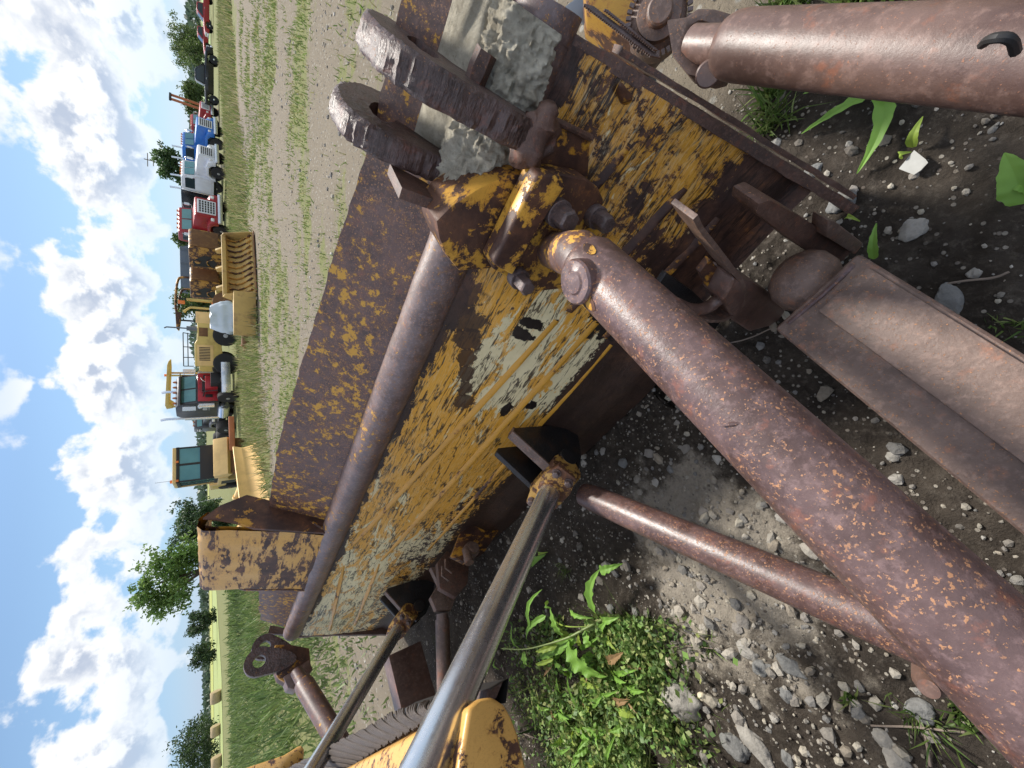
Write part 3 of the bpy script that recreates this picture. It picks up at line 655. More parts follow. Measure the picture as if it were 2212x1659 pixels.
# ---- brace strut
S1 = dd(1295, 595, .873); S2 = dd(2000, 1275, .5); ds = (S2-S1).normalized(); Lq = (S2-S1).length
def along(s_): return S1+ds*s_
mb = MB(); nk = tt(1188, 540, .86); s0 = along(-.085)
mb.tube([nk, nk.lerp(s0, .35), nk.lerp(s0, .8), s0, along(-.03)], [.050, .052, .056, .058, .058], 28); mb.build('strut_neck', M['ystrip'] if 0 else bare_steel('neck_steel', (.06, .036, .033), (.12, .075, .07), .45, .42, yellow=.10), bd)
mb = MB(); pr = [(-.062, .054), (-.058, .063), (-.040, .0705)]+[(-.04+.1*i, .0710) for i in range(1, 16)]
mb.lathe(S1, ds, pr, 48); strut = mb.build('brace_strut', M['strut'], bd, ang=40); tag(strut, 'long round purplish brown brace crossing the picture')
camL = L(C0); ctr = along(.012); vdir = (camL-ctr).normalized(); vdir = (vdir-ds*vdir.dot(ds)).normalized(); side = ds.cross(vdir).normalized()
if side.x > 0: side = -side
if (side.dot(V(1, 0, 0)) < 0): side = -side
nd = (vdir*math.cos(math.radians(34))+side*math.sin(math.radians(34))).normalized()
mb = MB(); mb.lathe(ctr, nd, [(.03, .048), (.078, .049), (.083, .045), (.0835, .028), (.087, .024), (.0875, .0)], 32); mb.build('pin_cap', M['strut'], strut, jit=.0015, jsc=30)
for s_, q, l_ in ((.43, .3, .03),): 
    mb = MB()
    c_ = along(s_)+(vdir*math.cos(q)+side*math.sin(q))*.0710; mb.tube([c_-side*l_*.5+ds*l_*.3, c_, c_+side*l_*.5-ds*l_*.3], [.001, .004, .001], 6)
mb.build('weld_nick', M['strut'], strut)
M['scab'] = paint_rust('scab_paint', (.62, .34, .06), bare=.02, sc=30)
for s_, q_, w_, l_ in ((.055, 50, 14, .030), (.012, 76, 16, .035), (-.02, -20, 8, .02)):
    mb = MB(); rws = []
    for i in range(9):
        u1 = (i/8-.5)*2; hw = w_*math.sqrt(max(.02, 1-u1*u1))*(1+.3*nz(i*.7, q_)); rws.append([along(s_+u1*l_)+(vdir*math.cos(math.radians(q_+hw*(k/8-.5)*2))+side*math.sin(math.radians(q_+hw*(k/8-.5)*2)))*.0722 for k in range(9)])
    mb.grid(rws); mb.build('paint_scab', M['scab'], strut)
# ---- near push arm
AT = .42
def armbox(a0, a1, t0, t1, z0, z1): 
    mb = MB(); return mb.prism([V(a0, t0, z0), V(a1, t0, z0), V(a1, t0, z1), V(a0, t0, z1)], (0, t1-t0, 0))
mb = armbox(-.058, .182, -1.4, .36, .12, AT); arm = mb.build('push_arm', M['arm'], bd, bevel=.014, seg=3); tag(arm, 'square box-section push arm low at the right, grey brown')
mb = MB(); mb.prism([V(.085, .315, AT+.001), V(-.045, .315, AT+.001), V(-.045, -1.4, AT+.001), V(.085, -1.4, AT+.001)], (0, 0, .014)); mb.build('cover_plate', M['arm'], arm, bevel=.005)
mb = MB(); mb.tube([V(-.03, .345, AT), V(.05, .34, AT+.003), V(.15, .345, AT)], .007, 7); mb.build('weld_bead', M['strut'], arm, jit=.006, jsc=30)
bp = dd(1738, 608, 1.08)
mb = MB(); mb.lathe(bp-Vector((0, .05, 0)), (0, 1, 0), [(-.08, .045), (-.03, .05), (0, .07), (.03, .085), (.07, .085), (.10, .07), (.12, .04)], 28); mb.build('ball_end', M['arm'], arm)
# socket ears welded to the blade foot
mb = MB(); mb.prism([tt(X, Y, .50) for X, Y in ((1635, 462), (1640, 440), (1665, 432), (1735, 468), (1790, 505), (1850, 545), (1835, 572), (1778, 566), (1738, 541))], (0, .085, 0))
mb.build('socket_ear', M['darkrust'], blade, bevel=.007, jit=.005, jsc=14)
mb = MB(); mb.prism([tt(X, Y, .47) for X, Y in ((1791, 476), (1806, 480), (1868, 528), (1848, 552), (1785, 513))], (0, .05, 0)); mb.build('socket_pad', M['arm'], blade, bevel=.006, jit=.003)
mb = MB(); mb.prism([tt(X, Y, .50) for X, Y in ((1585, 600), (1630, 612), (1705, 662), (1680, 702), (1622, 720), (1588, 695), (1560, 650))], (0, .09, 0)); mb.build('socket_ear', M['strut3'], blade, bevel=.016, seg=3, jit=.005, jsc=12)
mb = MB(); mb.prism([tt(X, Y, .56) for X, Y in ((1512, 588), (1535, 560), (1596, 640), (1590, 668), (1540, 640))], (0, .02, 0)); mb.build('foot_gusset', M['ystrip'], blade, bevel=.003)
mb = MB(); lower = [(1440, 590), (1500, 632), (1560, 690), (1530, 735), (1440, 720), (1400, 650)]
mb.prism([tt(X, Y, .62) for X, Y in lower], (0, .02, 0)); mb.build('foot_plate', M['blackst'], blade, bevel=.003)
# bent guard strap and hose
def ribbon(pts, wv, th, ccw=1):
    P = [Vector(p) for p in pts]; mb = MB(); wv = Vector(wv); rws = [[], [], [], []]
    for i in range(len(P)):
        d = (P[min(i+1, len(P)-1)]-P[max(i-1, 0)]).normalized(); nn = d.cross(wv.normalized()).normalized()*th
        for k, q in enumerate((P[i], P[i]+wv, P[i]+wv+nn, P[i]+nn)): rws[k].append(q)
    mb.grid(rws+[rws[0]]); 
    n_ = len(P); mb.f.append((0, n_, 2*n_, 3*n_)); mb.f.append((n_-1, 2*n_-1, 3*n_-1, 4*n_-1)[::-1]); return mb
def smooth(P, it=2):
    P = [Vector(p) for p in P]
    for _ in range(it):
        Q = [P[0]]
        for i in range(len(P)-1): Q += [P[i]*.75+P[i+1]*.25, P[i]*.25+P[i+1]*.75]
        P = Q+[P[-1]]
    return P
pp = smooth([tt(X, Y, .50) for X, Y in ((1496, 474), (1530, 525), (1562, 566), (1592, 603), (1610, 632), (1606, 662), (1584, 684), (1556, 692), (1510, 688))])
ribbon(pp, (0, .07, 0), .012).build('guard_strap', M['arm'], blade, bevel=.002, jit=.003, jsc=14)
mb = MB(); mb.tube(smooth([tt(X, Y, .53) for X, Y in ((1455, 655), (1493, 672), (1528, 666), (1552, 646), (1572, 634), (1580, 640))]), .019, 14); mb.build('hose_end', M['strut3'], blade)
# ---- lift cylinder brackets, clamps, rods
def lift(aP, pin, clamp, rod_a, rod_b, r, near=True):
    f = 1
    side_poly = lambda a: [aa(X, Y, a) for X, Y in (((1108, 924), (1246, 915), (1256, 987), (1250, 1018), (1228, 1034), (1200, 1010), (1187, 1008), (1105, 933)))]
    pts0 = side_poly(1.17); sh = Vector((-(aP-1.17), .028*(aP-1.17), 0))
    mb = MB(); mb.prism([p+sh for p in pts0], (-.03, 0, 0)); bk = mb.build('lift_bracket', M['blackst'], blade, bevel=.004)
    mb = MB(); mb.prism([p+sh+Vector((-.16, 0, 0)) for p in pts0], (-.03, 0, 0)); mb.build('lift_bracket', M['blackst'], blade, bevel=.004)
    top = [pts0[0]+sh, pts0[7]+sh, pts0[6]+sh, pts0[5]+sh]
    ribbon([top[0]+Vector((.01, -.002, .004)), top[1]+Vector((.01, -.004, .002)), top[2]+Vector((.01, 0, .004)), top[3]+Vector((.01, 0, 0))], (-.05, 0, 0), .008).build('bracket_strap', M['arm'], bk)
    mb = MB(); pc = aa(1220, 995, 1.17)+sh; mb.lathe(pc, (1, 0, 0), [(-.20, .03), (-.001, .03), (0, .042), (.03, .044), (.036, .040), (.037, .01)], 28); mb.build('pin', M['blackst'], bk)
    return pc, sh
pcn, shn = lift(1.17, 0, 0, 0, 0, 0)
pcf, shf = lift(3.32, 0, 0, 0, 0, 0)
clampm = paint_rust('clamp_paint', (.50, .30, .08), bare=.04, sc=18)
def lift_rod(start, end, r, sh, nm_lab, crx):
    d = (end-start).normalized(); u_ = d.cross(Vector((1, 0, 0))).normalized(); w_ = d.cross(u_).normalized()
    mb = MB(); mb.lathe(start, d, [(0, r), ((end-start).length, r)], 40); rod = mb.build('lift_rod', M['chrome'], bd); tag(rod, nm_lab)
    mb = MB(); mb.lathe(start-d*.04, d, [(0, r*1.5), (.03, r*1.5), (.05, r*1.15), (.06, r*1.12)], 28)
    mb.prism([start+d*.0+w_*q*r*2.9+u_*s_*r*(1.25 if abs(q) > .9 else 1.55) for q, s_ in ((-1, -.8), (-.4, -1), (.4, -1), (1, -.8), (1, .8), (.4, 1), (-.4, 1), (-1, .8))], -d*.035)
    mb.lathe(start-d*.085-w_*r*2.2, w_, [(0, r*1.6), (r*4.4, r*1.6)], 24)
    cl = mb.build('rod_clamp', clampm, rod, bevel=.003)
    for q, s_ in ((-1, 1), (-1, -1), (1, 1), (1, -1)): hexbolt(start+w_*q*r*2.2+u_*s_*r*.7, d, .016, .02, cl)
    return rod
ns = aa(1188, 1062, 1.22); ne = dd(915, 1659, .80); ne2 = ne+(ne-ns)*.45
lift_rod(ns, ne2, .046, shn, 'near polished lift rod, thick, rising to the lower left of the photo', 0)
fs_ = aa(862, 1356, 3.32); fe = dd(690, 1640, 1.98); fe2 = fe+(fe-fs_)*.5
lift_rod(fs_, fe2, .044, shf, 'far polished lift rod, thinner in view, beyond the wire rope', 0)
# ---- diagonal pipes
dp0 = dd(1262, 1068, 1.75); dp1 = dd(1850, 1320, .97); dp2 = dp1+(dp1-dp0)*.30
mb = MB(); mb.tube([dp0, dp0.lerp(dp1, .06), dp0.lerp(dp1, .5), dp1, dp2], [.05, .057, .058, .058, .058], 32); dg = mb.build('diagonal_brace', M['strut'], bd); tag(dg, 'lower diagonal pipe passing under the long brace')
kb = dd(2008, 1474, .93)
mb = MB(); mb.lathe(kb, Vector((0, 0, -1)), [(-.03, .02), (0, .032), (.05, .036), (.11, .034), (.14, .02)], 20); mb.build('grease_knob', M['strut3'], dg, jit=.003)
# far side running gear
mb = armbox(4.0, 4.19, -1.2, .50, .13, .43); fa = mb.build('push_arm', M['strut3'], bd, bevel=.01); tag(fa, 'far box-section push arm below the far lift rod')
mb = MB(); q0 = aa(955, 1325, 2.85); q1 = aa(960, 1490, 2.95); mb.tube([q0, q0+(q1-q0)*.08, q0+(q1-q0)*.081, q1+(q1-q0)*.8], [.040, .040, .048, .048], 24)
fd_ = mb.build('diagonal_brace', M['strut3'], bd)
mb = MB(); mb.prism([aa(X, Y, 2.82) for X, Y in ((930, 1225), (975, 1222), (1000, 1232), (985, 1290), (975, 1318), (942, 1318), (930, 1290), (948, 1262))], (-.05, 0, 0)); fk = mb.build('fork_end', M['arm'], fd_, bevel=.006)
mb = MB(); mb.lathe(aa(974, 1238, 2.80), (1, 0, 0), [(-.06, .022), (.02, .022), (.022, .018)], 20); mb.build('pin', M['chrome'], fk)
# anchor plate with pins low at the blade middle
mb = MB(); mb.prism([aa(X, Y, 2.30) for X, Y in ((995, 1150), (1060, 1110), (1078, 1145), (1045, 1195), (1005, 1215), (975, 1200))], (-.04, 0, 0)); an = mb.build('anchor_plate', M['ystrip'], blade, bevel=.005)
mb = MB(); mb.lathe(aa(1018, 1188, 2.27), (1, 0, 0), [(-.05, .05), (.015, .05), (.018, .036), (.045, .034), (.047, .02)], 24); mb.build('pin', M['arm'], an)
mb = MB(); mb.lathe(aa(1006, 1186, 2.26), (.2, -.8, .2), [(0, .026), (.06, .026), (.065, .03), (.10, .028)], 16); mb.build('grease_cap', M['arm'], an)
mb = MB()
for X, Y in ((1006, 1152), (962, 1208), (955, 1224)):
    p_ = aa(X, Y, 2.35); mb.tube([p_, p_+Vector((.0, -.05, .02)), p_+Vector((0, -.09, -.01))], .006, 8)
mb.build('cotter_pin', M['arm'], an)
mb = MB(); mb.prism([aa(X, Y, 2.6) for X, Y in ((965, 1190), (1015, 1205), (1010, 1260), (985, 1290), (950, 1270), (945, 1215))], (-.05, 0, 0)); mb.build('anchor_plate', M['darkrust'], blade, bevel=.005)
# far bracket, lug and brace
mb = MB(); mb.prism([aa(X, Y, 4.35) for X, Y in ((594, 1393), (625, 1392), (668, 1400), (672, 1440), (668, 1470), (622, 1478), (600, 1465), (592, 1440))], (-.16, 0, 0)); fb = mb.build('brace_bracket', M['ystrip'], blade, bevel=.008)
mb = MB(); mb.prism([aa(X, Y, 4.32) for X, Y in ((612, 1462), (668, 1425), (676, 1446), (640, 1490), (622, 1486))], (-.2, 0, 0)); mb.build('ball_cap', M['strut3'], blade, bevel=.008)
def ringlug(cX, cY, a, ro, ri, foot):
    c = aa(cX, cY, a); N = 28; O = []; I = []
    for k in range(N):
        q = 2*math.pi*k/N; d = Vector((0, math.cos(q), math.sin(q))); O.append(c+d*ro); I.append(c+d*ri)
    down = (foot-c); 
    for k in range(N):
        dv = (O[k]-c).normalized()
        if dv.dot(down.normalized()) > .35: O[k] = c+dv*ro+down*(dv.dot(down.normalized())-.35)*1.5
    mb = MB(); off = Vector((-.06, 0, 0)); rg = [O, [p+off for p in O], [p+off for p in I], I, O]; vs = [p for r_ in rg for p in r_]; f_ = []
    for i in range(4):
        for k in range(N): f_.append((i*N+k, i*N+(k+1) % N, (i+1)*N+(k+1) % N, (i+1)*N+k))
    mb.add(vs, f_); return mb.build('lifting_lug', M['rim'], blade, bevel=.004, ang=40)
ringlug(560, 1428, 4.30, .105, .045, aa(612, 1425, 4.30)); ringlug(572, 1396, 4.62, .10, .045, aa(612, 1405, 4.62))
f0 = aa(640, 1450, 4.25); f1 = aa(725, 1592, 3.95); fdir = (f1-f0).normalized()
mb = MB(); mb.lathe(f0, fdir, [(0, .045), (.12, .048), (.125, .066), (.16, .072), (1.4, .072)], 30); fs2 = mb.build('brace_strut', bare_steel('far_brace_steel', (.055, .032, .03), (.11, .065, .06), .3, .42, yellow=.05), bd); tag(fs2, 'short far brace with scraps of yellow paint')
# ---- tractor nose
nose = [(-.045, 1.12), (-.035, 1.16), (-.03, 1.20), (-.045, 1.255), (-.09, 1.285), (-.3, 1.29), (-1.3, 1.29), (-1.3, 1.12), (-.4, 1.10), (-.15, 1.115)]
nose = [tuple(aa(X, Y, 1.02)[1:]) for X, Y in ((1010, 1528), (1035, 1508), (1062, 1503), (1090, 1520), (1104, 1545), (1120, 1585), (1138, 1659), (1146, 1700))]
nose = nose+[(-1.2, 1.08), (-1.2, 1.27), (-.12, 1.27)]
mb = MB(); mb.prism([V(1.02, *p) for p in nose], (-2.2, 0, 0)); hood = mb.build('nose_guard', M['hood'], bd, bevel=.012, seg=3, jit=.003); tag(hood, 'rounded orange yellow nose guard at the bottom left edge')
mb = MB(); mb.prism([dd(X, Y, 3.0) for X, Y in ((612, 1632), (650, 1608), (658, 1618), (652, 1700), (520, 1740), (520, 1662))], (-.3, 0, 0)); mb.build('fender', M['hood'], bd, bevel=.02)
mb = MB(); mb.box(-3.6, -1.1, -3.2, -1.25, .35, 1.35); mb.build('tractor_body', M['hood'], bd, bevel=.05)
mb = MB()
for s_ in (-4.15, -.62): 
    pl = [(-4.4, .45), (-4.3, .85), (-4.0, 1.0), (-1.9, 1.0), (-1.6, .85), (-1.5, .45), (-1.75, .08), (-4.15, .08)]
    mb.prism([(s_, y, z) for y, z in pl], (-.5, 0, 0))
mb.build('track', M['blk'], bd, bevel=.03)
# wire rope laid across the nose: slanting wraps
up_ = [(1052, 1494, .98), (985, 1506, 1.07), (923, 1517, 1.2), (851, 1541, 1.4), (796, 1574, 1.62), (741, 1599, 1.9), (687, 1629, 2.25), (632, 1656, 2.7), (590, 1680, 3.1)]
lo_ = [(1040, 1528, .94), (970, 1545, 1.02), (905, 1569, 1.14), (864, 1592, 1.28), (823, 1615, 1.45), (789, 1637, 1.66), (755, 1658, 1.9), (715, 1685, 2.25), (680, 1715, 2.6)]
U_ = [dd(*p) for p in up_]; L_ = [dd(*p) for p in lo_]
def lerpc(P, s_): 
    s_ = min(max(s_, 0), .9999)*(len(P)-1); i = int(s_); return P[i].lerp(P[i+1], s_-i)
mb = MB(); outw = Vector((0, .35, .9)).normalized()
NW = 21
for w in range(NW):
    s0_ = w/NW
    for k in range(5):
        su = s0_+k*.0088; pts = []
        for j in range(11):
            q = j/10; s_ = su+.085*(1-q)-.01
            p_ = lerpc(U_, s_).lerp(lerpc(L_, s_), q*1.0)
            amp = .030*math.sin(math.pi*min(1, q*.95+.05))*(1-.3*s0_)+(.008 if k in (1, 2, 3) else 0)
            pts.append(p_+outw*amp)
        mb.tube(pts, .0058, 6)
rope = mb.build('wire_rope', M['rope'], bd); tag(rope, 'greasy wire rope wrapped in slanting coils along the nose')
mb = MB(); bot = [lerpc(L_, i/14)+Vector((0, -.004, -.004)) for i in range(15)]
ribbon(bot, (0, .03, -.03), .02).build('rope_guide', M['ropebar'], bd, bevel=.002)
mb = MB(); inner = [[lerpc(U_, i/14)+Vector((0, 0, -.02)) for i in range(15)], [lerpc(L_, i/14)+Vector((0, 0, -.015)) for i in range(15)]]
mb.prism([inner[0][0], inner[1][0], inner[1][2], inner[0][2]], (0, 0, -.03)); mb.build('rope_guide', M['ropebar'], bd)
mb = MB(); mb.grid([inner[0], inner[1], [p+Vector((0, -.02, -.05)) for p in inner[1]], [p+Vector((0, 0, -.05)) for p in inner[0]], inner[0]]); mb.build('rope_core', M['blk'], bd)

# ------------------------------------------------------------------ neighbouring implement at the near end
im = thing('ripper_frame', 'rusty pipe-armed implement with a pinned yoke beside the near end of the blade', 'attachment', (0, 0, 0), YAW-math.pi/2)
e0 = dd(1560, 99, .95); e1 = dd(2212, 127, .60); de = (e1-e0).normalized(); LL = (e1-e0).length
mb = MB(); mb.lathe(e0, de, [(0, .035), (.003, .045), (.012, .058), (.03, .066), (.06, .069), (LL*1.7, .071)], 48); pa = mb.build('pipe_arm', M['strut3'], im)
hk = dd(2195, 95, .50); sdn = (camL-hk).normalized()
mb = MB(); mb.tube(smooth([hk-Vector((0, .0, .02)), hk+sdn*.03+Vector((.005, .01, .0)), hk+sdn*.035+Vector((.0, .03, 0)), hk+Vector((0, .04, -.02))]), .006, 8); mb.build('hose_hook', M['blk'], pa)
mb = MB(); mb.lathe(e0+de*.01, -de, [(0, .042), (.10, .042)], 24); mb.build('pipe_neck', M['strut3'], pa)
mb = MB(); mb.prism([dd(X, Y, 1.0) for X, Y in ((1440, 40), (1484, 34), (1506, 16), (1545, 18), (1592, 32), (1588, 48), (1560, 58), (1512, 42), (1490, 55), (1475, 100), (1500, 112), (1544, 124), (1566, 150), (1556, 168), (1530, 174), (1484, 162), (1452, 120))], (0, .02, -.07)); yk = mb.build('yoke', M['arm'], im, bevel=.008, jit=.003)
mb = MB(); c_ = dd(1530, 160, .98); mb.lathe(c_, (camL-c_), [(-.03, .03), (.015, .03), (.02, .026)], 20); mb.build('pin', M['strut3'], yk)
hs = [dd(X, Y, 1.18) for X, Y in ((1262, -60), (1268, 10), (1330, 62), (1410, 120), (1432, 108), (1470, 60), (1500, -40), (1480, -90))]
mb = MB(); mb.prism(hs, (-.05, .16, -.16)); mb.build('housing', paint_rust('housing_paint', (.42, .23, .03), bare=.07, sc=7, orange=.4), im, bevel=.01)
mb = MB()
for i in range(34):
    s_ = i/33; p_ = dd(1270+142*s_, 14+108*s_, 1.14); q_ = Vector((.01, -.012, -.03)); mb.tube([p_-q_*.4, p_+q_*.6], [.0045, .004], 6)
for i in range(26):
    s_ = i/25; p_ = dd(1305+105*s_, 22+84*s_, 1.13); mb.tube([p_, p_+Vector((.004, -.006, -.012))], [.004, .003], 6)
mb.build('spring_row', M['bolt'], im)
c_ = dd(1424, 30, 1.10); ax_ = (camL-c_).normalized()+Vector((.3, 0, .2))
mb = MB(); mb.lathe(c_, ax_, [(-.12, .085), (-.03, .078), (-.02, .062), (0, .06), (.004, .036), (.03, .035), (.035, .03)], 32); mb.build('boss', M['arm'], im, jit=.002)
mb = MB(); an_ = ax_.normalized(); b1 = an_.cross(Vector((0, 0, 1))).normalized(); b2 = an_.cross(b1)
for i in range(36):
    q = 2*math.pi*i/36; d_ = b1*math.cos(q)+b2*math.sin(q); mb.prism([c_-an_*.03+d_*.078+b1.cross(d_)*0+an_.cross(d_)*.005, c_-an_*.03+d_*.078-an_.cross(d_)*.005, c_-an_*.03+d_*.092-an_.cross(d_)*.004, c_-an_*.03+d_*.092+an_.cross(d_)*.004], an_*.012)
mb.build('toothed_ring', M['bolt'], im)
mb = MB(); mb.prism([dd(X, Y, 1.35) for X, Y in ((1215, 15), (1262, -20), (1400, 150), (1380, 170), (1300, 110), (1250, 40))], (0, .03, -.1)); mb.build('base_plate', M['v_grey'], im, bevel=.01)
#PART3
# ------------------------------------------------------------------ foliage meshes
def leafmesh(name, P, D, Wd, H, cols, mat, parent=None, bend=.3, quads=False):
    """P base points, D tip directions (unit), Wd width, H length, cols rgb: one pointed blade each"""
    n = len(P); up = np.array([0, 0, 1.0]); rnd = RNG.normal(size=(n, 3)); S = np.cross(D, rnd); S /= (np.linalg.norm(S, axis=1)[:, None]+1e-9)
    Wd = np.asarray(Wd).reshape(-1, 1)*np.ones((n, 1)); H = np.asarray(H).reshape(-1, 1)*np.ones((n, 1))
    B = RNG.normal(size=(n, 3))*bend; mid = P+D*H*.5+B*H*.12; tip = P+D*H+B*H*.5
    if quads: v = np.stack([P, mid-S*Wd*.5, tip, mid+S*Wd*.5], 1); k = 4; f = np.arange(n*4).reshape(n, 4).tolist()
    else: v = np.stack([P-S*Wd*.5, P+S*Wd*.5, mid+S*Wd*.4, tip, mid-S*Wd*.4], 1); k = 5; f = np.arange(n*5).reshape(n, 5).tolist()
    me = bpy.data.meshes.new(name); me.from_pydata(v.reshape(-1, 3).tolist(), [], f)
    c = np.concatenate([cols, np.ones((n, 1))], 1); c = np.repeat(c[:, None, :], k, 1).reshape(-1, 4)
    a_ = me.color_attributes.new('col', 'FLOAT_COLOR', 'POINT'); a_.data.foreach_set('color', c.ravel().astype(np.float32))
    me.materials.append(mat); o = bpy.data.objects.new(name, me); COL.objects.link(o)
    if parent is not None: o.parent = parent
    return o
def mixcol(n, cs, k=None):
    cs = np.array(cs); i = RNG.integers(0, len(cs), n); j = RNG.integers(0, len(cs), n); w = RNG.random((n, 1)); return (cs[i]*w+cs[j]*(1-w))*RNG.uniform(.75, 1.2, (n, 1))
GREENS = [(.07, .13, .03), (.11, .18, .04), (.16, .23, .06), (.20, .24, .08)]
DRY = [(.30, .27, .13), (.38, .34, .2), (.24, .22, .10)]
def updirs(n, spread): 
    d = RNG.normal(size=(n, 3))*spread; d[:, 2] = 1; return d/np.linalg.norm(d, axis=1)[:, None]
def scatter(n, xr, yr, keep):
    x = RNG.uniform(*xr, n); y = RNG.uniform(*yr, n); p = keep(x, y); s = RNG.random(n) < p; return x[s], y[s]
def gp3(x, y, z=0): return np.stack([x, y, gz(x, y)+z-.005], 1)
# yard patches
x, y = scatter(110000, (-2, 26), (3.0, 24), lambda x, y: masks(x, y)[0]**1.5*np.clip(14/(y+2), .25, 1))
d_ = np.hypot(x, y); n = len(x)
leafmesh('yard_grass', gp3(x, y), updirs(n, .5), .010+.0012*d_, RNG.uniform(.03, .11, n)*(1+.02*d_), mixcol(n, GREENS[1:]+DRY[:1]), M['veg'])
tag(bpy.data.objects['yard_grass'], 'short patchy weeds growing through the gravel yard', 'grass', kind='stuff')
# rank grass at the foot of the machines
x, y = scatter(90000, (-9, 40), (14, 46), lambda x, y: sm(y-(16.3+.62*np.clip(x, -8, 60))+fbm(x, y, .5, 3, 3)*3, 0, 2.0)*(1-sm(y-(24+.62*np.clip(x, -8, 60)), 0, 3)))
d_ = np.hypot(x, y); n = len(x)
leafmesh('tall_grass', gp3(x, y), updirs(n, .35), .012+.0010*d_, RNG.uniform(.15, .50, n), mixcol(n, GREENS+DRY+DRY[:2]), M['veg'])
tag(bpy.data.objects['tall_grass'], 'tall seeding grass, half dry, at the foot of the parked machines', 'grass', kind='stuff')
# rank weeds on the left
x, y = scatter(150000, (-50, -1.2), (4, 42), lambda x, y: sm(-x-1.4-.25*y+fbm(x, y, .6, 4, 4)*2.0, .3, 1.8)*np.clip(9/np.hypot(x, y), .12, 1)*(.35+.65*sm(fbm(x, y, 1.1, 3, 12), .35, .6)))
d_ = np.hypot(x, y); n = len(x); tall = sm(d_, 6, 14)*.5+.10
hue = fbm(x, y, .5, 3, 14)[:, None]
cw = mixcol(n, [(.06, .12, .03), (.10, .18, .045), (.15, .22, .06)])*(1-hue*.5)+mixcol(n, [(.22, .25, .10), (.27, .27, .15)])*hue*.5
leafmesh('weed_thicket', gp3(x, y), updirs(n, .55), .018+.0022*d_, RNG.uniform(.3, 1, n)*tall, cw, M['veg'], bend=.5)
tag(bpy.data.objects['weed_thicket'], 'dense green weed and grass growth beyond the far end of the blade', 'weeds', kind='stuff')
# meadow, mown field and far woods
mb = MB()
def gsheet(name, pts, z, mat, lab):
    mb = MB(); mb.add([(p[0], p[1], z) for p in pts], [tuple(range(len(pts)))]); o = mb.build(name, mat); tag(o, lab, kind='structure'); return o
gsheet('crop_field', [(-330, 160), (-70, 210), (-60, 420), (-500, 380)], .06, plain('flowering_crop', (.30, .32, .07), .9, 0, .2, .05), 'far strip of yellow flowering crop below the left horizon')
gsheet('mown_field', [(-140, 55), (-45, 75), (-45, 200), (-320, 155)], .03, plain('mown_hay_field', (.26, .30, .10), .95, 0, .35, .12), 'pale green mown field with round bales')
gsheet('far_field', [(60, 90), (260, 130), (420, 420), (20, 500)], .03, plain('far_green_field', (.20, .27, .10), .95, 0, .3, .05), 'far green field beyond the pickups')
n = 9000; az = RNG.uniform(-50, 50, n); R_ = RNG.uniform(560, 640, n); hh = (3+9*fbm(az, az*0, .35, 4, 20)+4*fbm(az, az*0, 2.5, 3, 21))*sm(az, -50, 10)*.8+1.5
P = np.stack([R_*np.sin(np.radians(az)), R_*np.cos(np.radians(az)), RNG.random(n)*hh], 1); 
leafmesh('far_woods', P, updirs(n, 1.0), 4., 4.5, mixcol(n, [(.07, .11, .07), (.10, .14, .10)]), M['veg'], quads=True); tag(bpy.data.objects['far_woods'], 'thin blue green line of far woods on the horizon', 'woods', kind='stuff')

def tree(lab, X, Y, dist_base, h, w, dens_=900, leaf=.22, cs=((.05, .09, .025), (.09, .14, .04)), lean=0, low=.15, name='broadleaf_tree', droop=0, group=None, seed=0):
    """X, Y: image point of the trunk foot direction; dist_base metres away"""
    rs = np.random.default_rng(seed+int(Y)); d = ray(560, Y); d = d[:2]/np.hypot(*d[:2]); bx, by = d*dist_base
    t = thing(name, lab, 'tree', (bx, by, 0), 0, group)
    mb = MB(); tr = h*.025+.05
    mb.tube([(0, 0, -.1), (lean*.1*h, 0, h*.35), (lean*.25*h, 0, h*.6), (lean*.4*h, 0, h*.92)], [tr, tr*.7, tr*.45, tr*.1], 8); mb.build('trunk', M['bark'], t)
    nb = 16; C_ = []
    for k in range(nb):
        q = rs.uniform(0, 2*math.pi); zz_ = low+(1-low)*rs.random()**.8; rad = w*.5*math.sqrt(max(.05, 1-((zz_-(.5+low*.4))/(.62))**2))*rs.uniform(.35, .85)
        C_.append((math.cos(q)*rad+lean*.4*h*zz_, math.sin(q)*rad, zz_*h*.9))
    mb = MB()
    for c in C_[::2]: mb.tube([(lean*.1*h, 0, h*.3), (c[0]*.5, c[1]*.5, c[2]*.75), c], [tr*.45, tr*.3, tr*.05], 5)
    mb.build('limbs', M['bark'], t)
    C_ = np.array(C_); n = dens_*nb//8; i = rs.integers(0, nb, n); s_ = rs.uniform(.10, .26, nb)[i]*w*.55
    # many small sprays inside each clump
    nsub = nb*14; sub = C_[rs.integers(0, nb, nsub)]+rs.normal(size=(nsub, 3))*w*.105*np.array([1, 1, .8]); j = rs.integers(0, nsub, n)
    P = sub[j]+rs.normal(size=(n, 3))*w*.036; P[:, 2] = np.clip(P[:, 2], h*low*.5, None)
    D = rs.normal(size=(n, 3)); D[:, 2] -= droop; D /= np.linalg.norm(D, axis=1)[:, None]
    cl = rs.random((nsub, 1))[j]; col = np.array(cs[0])*(1-cl)+np.array(cs[1])*cl; col = col*rs.uniform(.8, 1.25, (n, 1))
    leafmesh('crown', P, D, leaf*.6, leaf*rs.uniform(.7, 1.4, n), col, M['veg'], parent=t, quads=True)
    return t
tree('low dark spreading tree on the horizon, nearest the bottom edge', 455, 1545, 118, 6.0, 12.5, 2600, .42, ((.025, .05, .02), (.06, .095, .035)), seed=1)
tree('small dark tree on the horizon, left of a pair', 455, 1372, 130, 4.6, 6, 1400, .42, ((.025, .05, .02), (.055, .09, .035)), lean=-.05, seed=2)
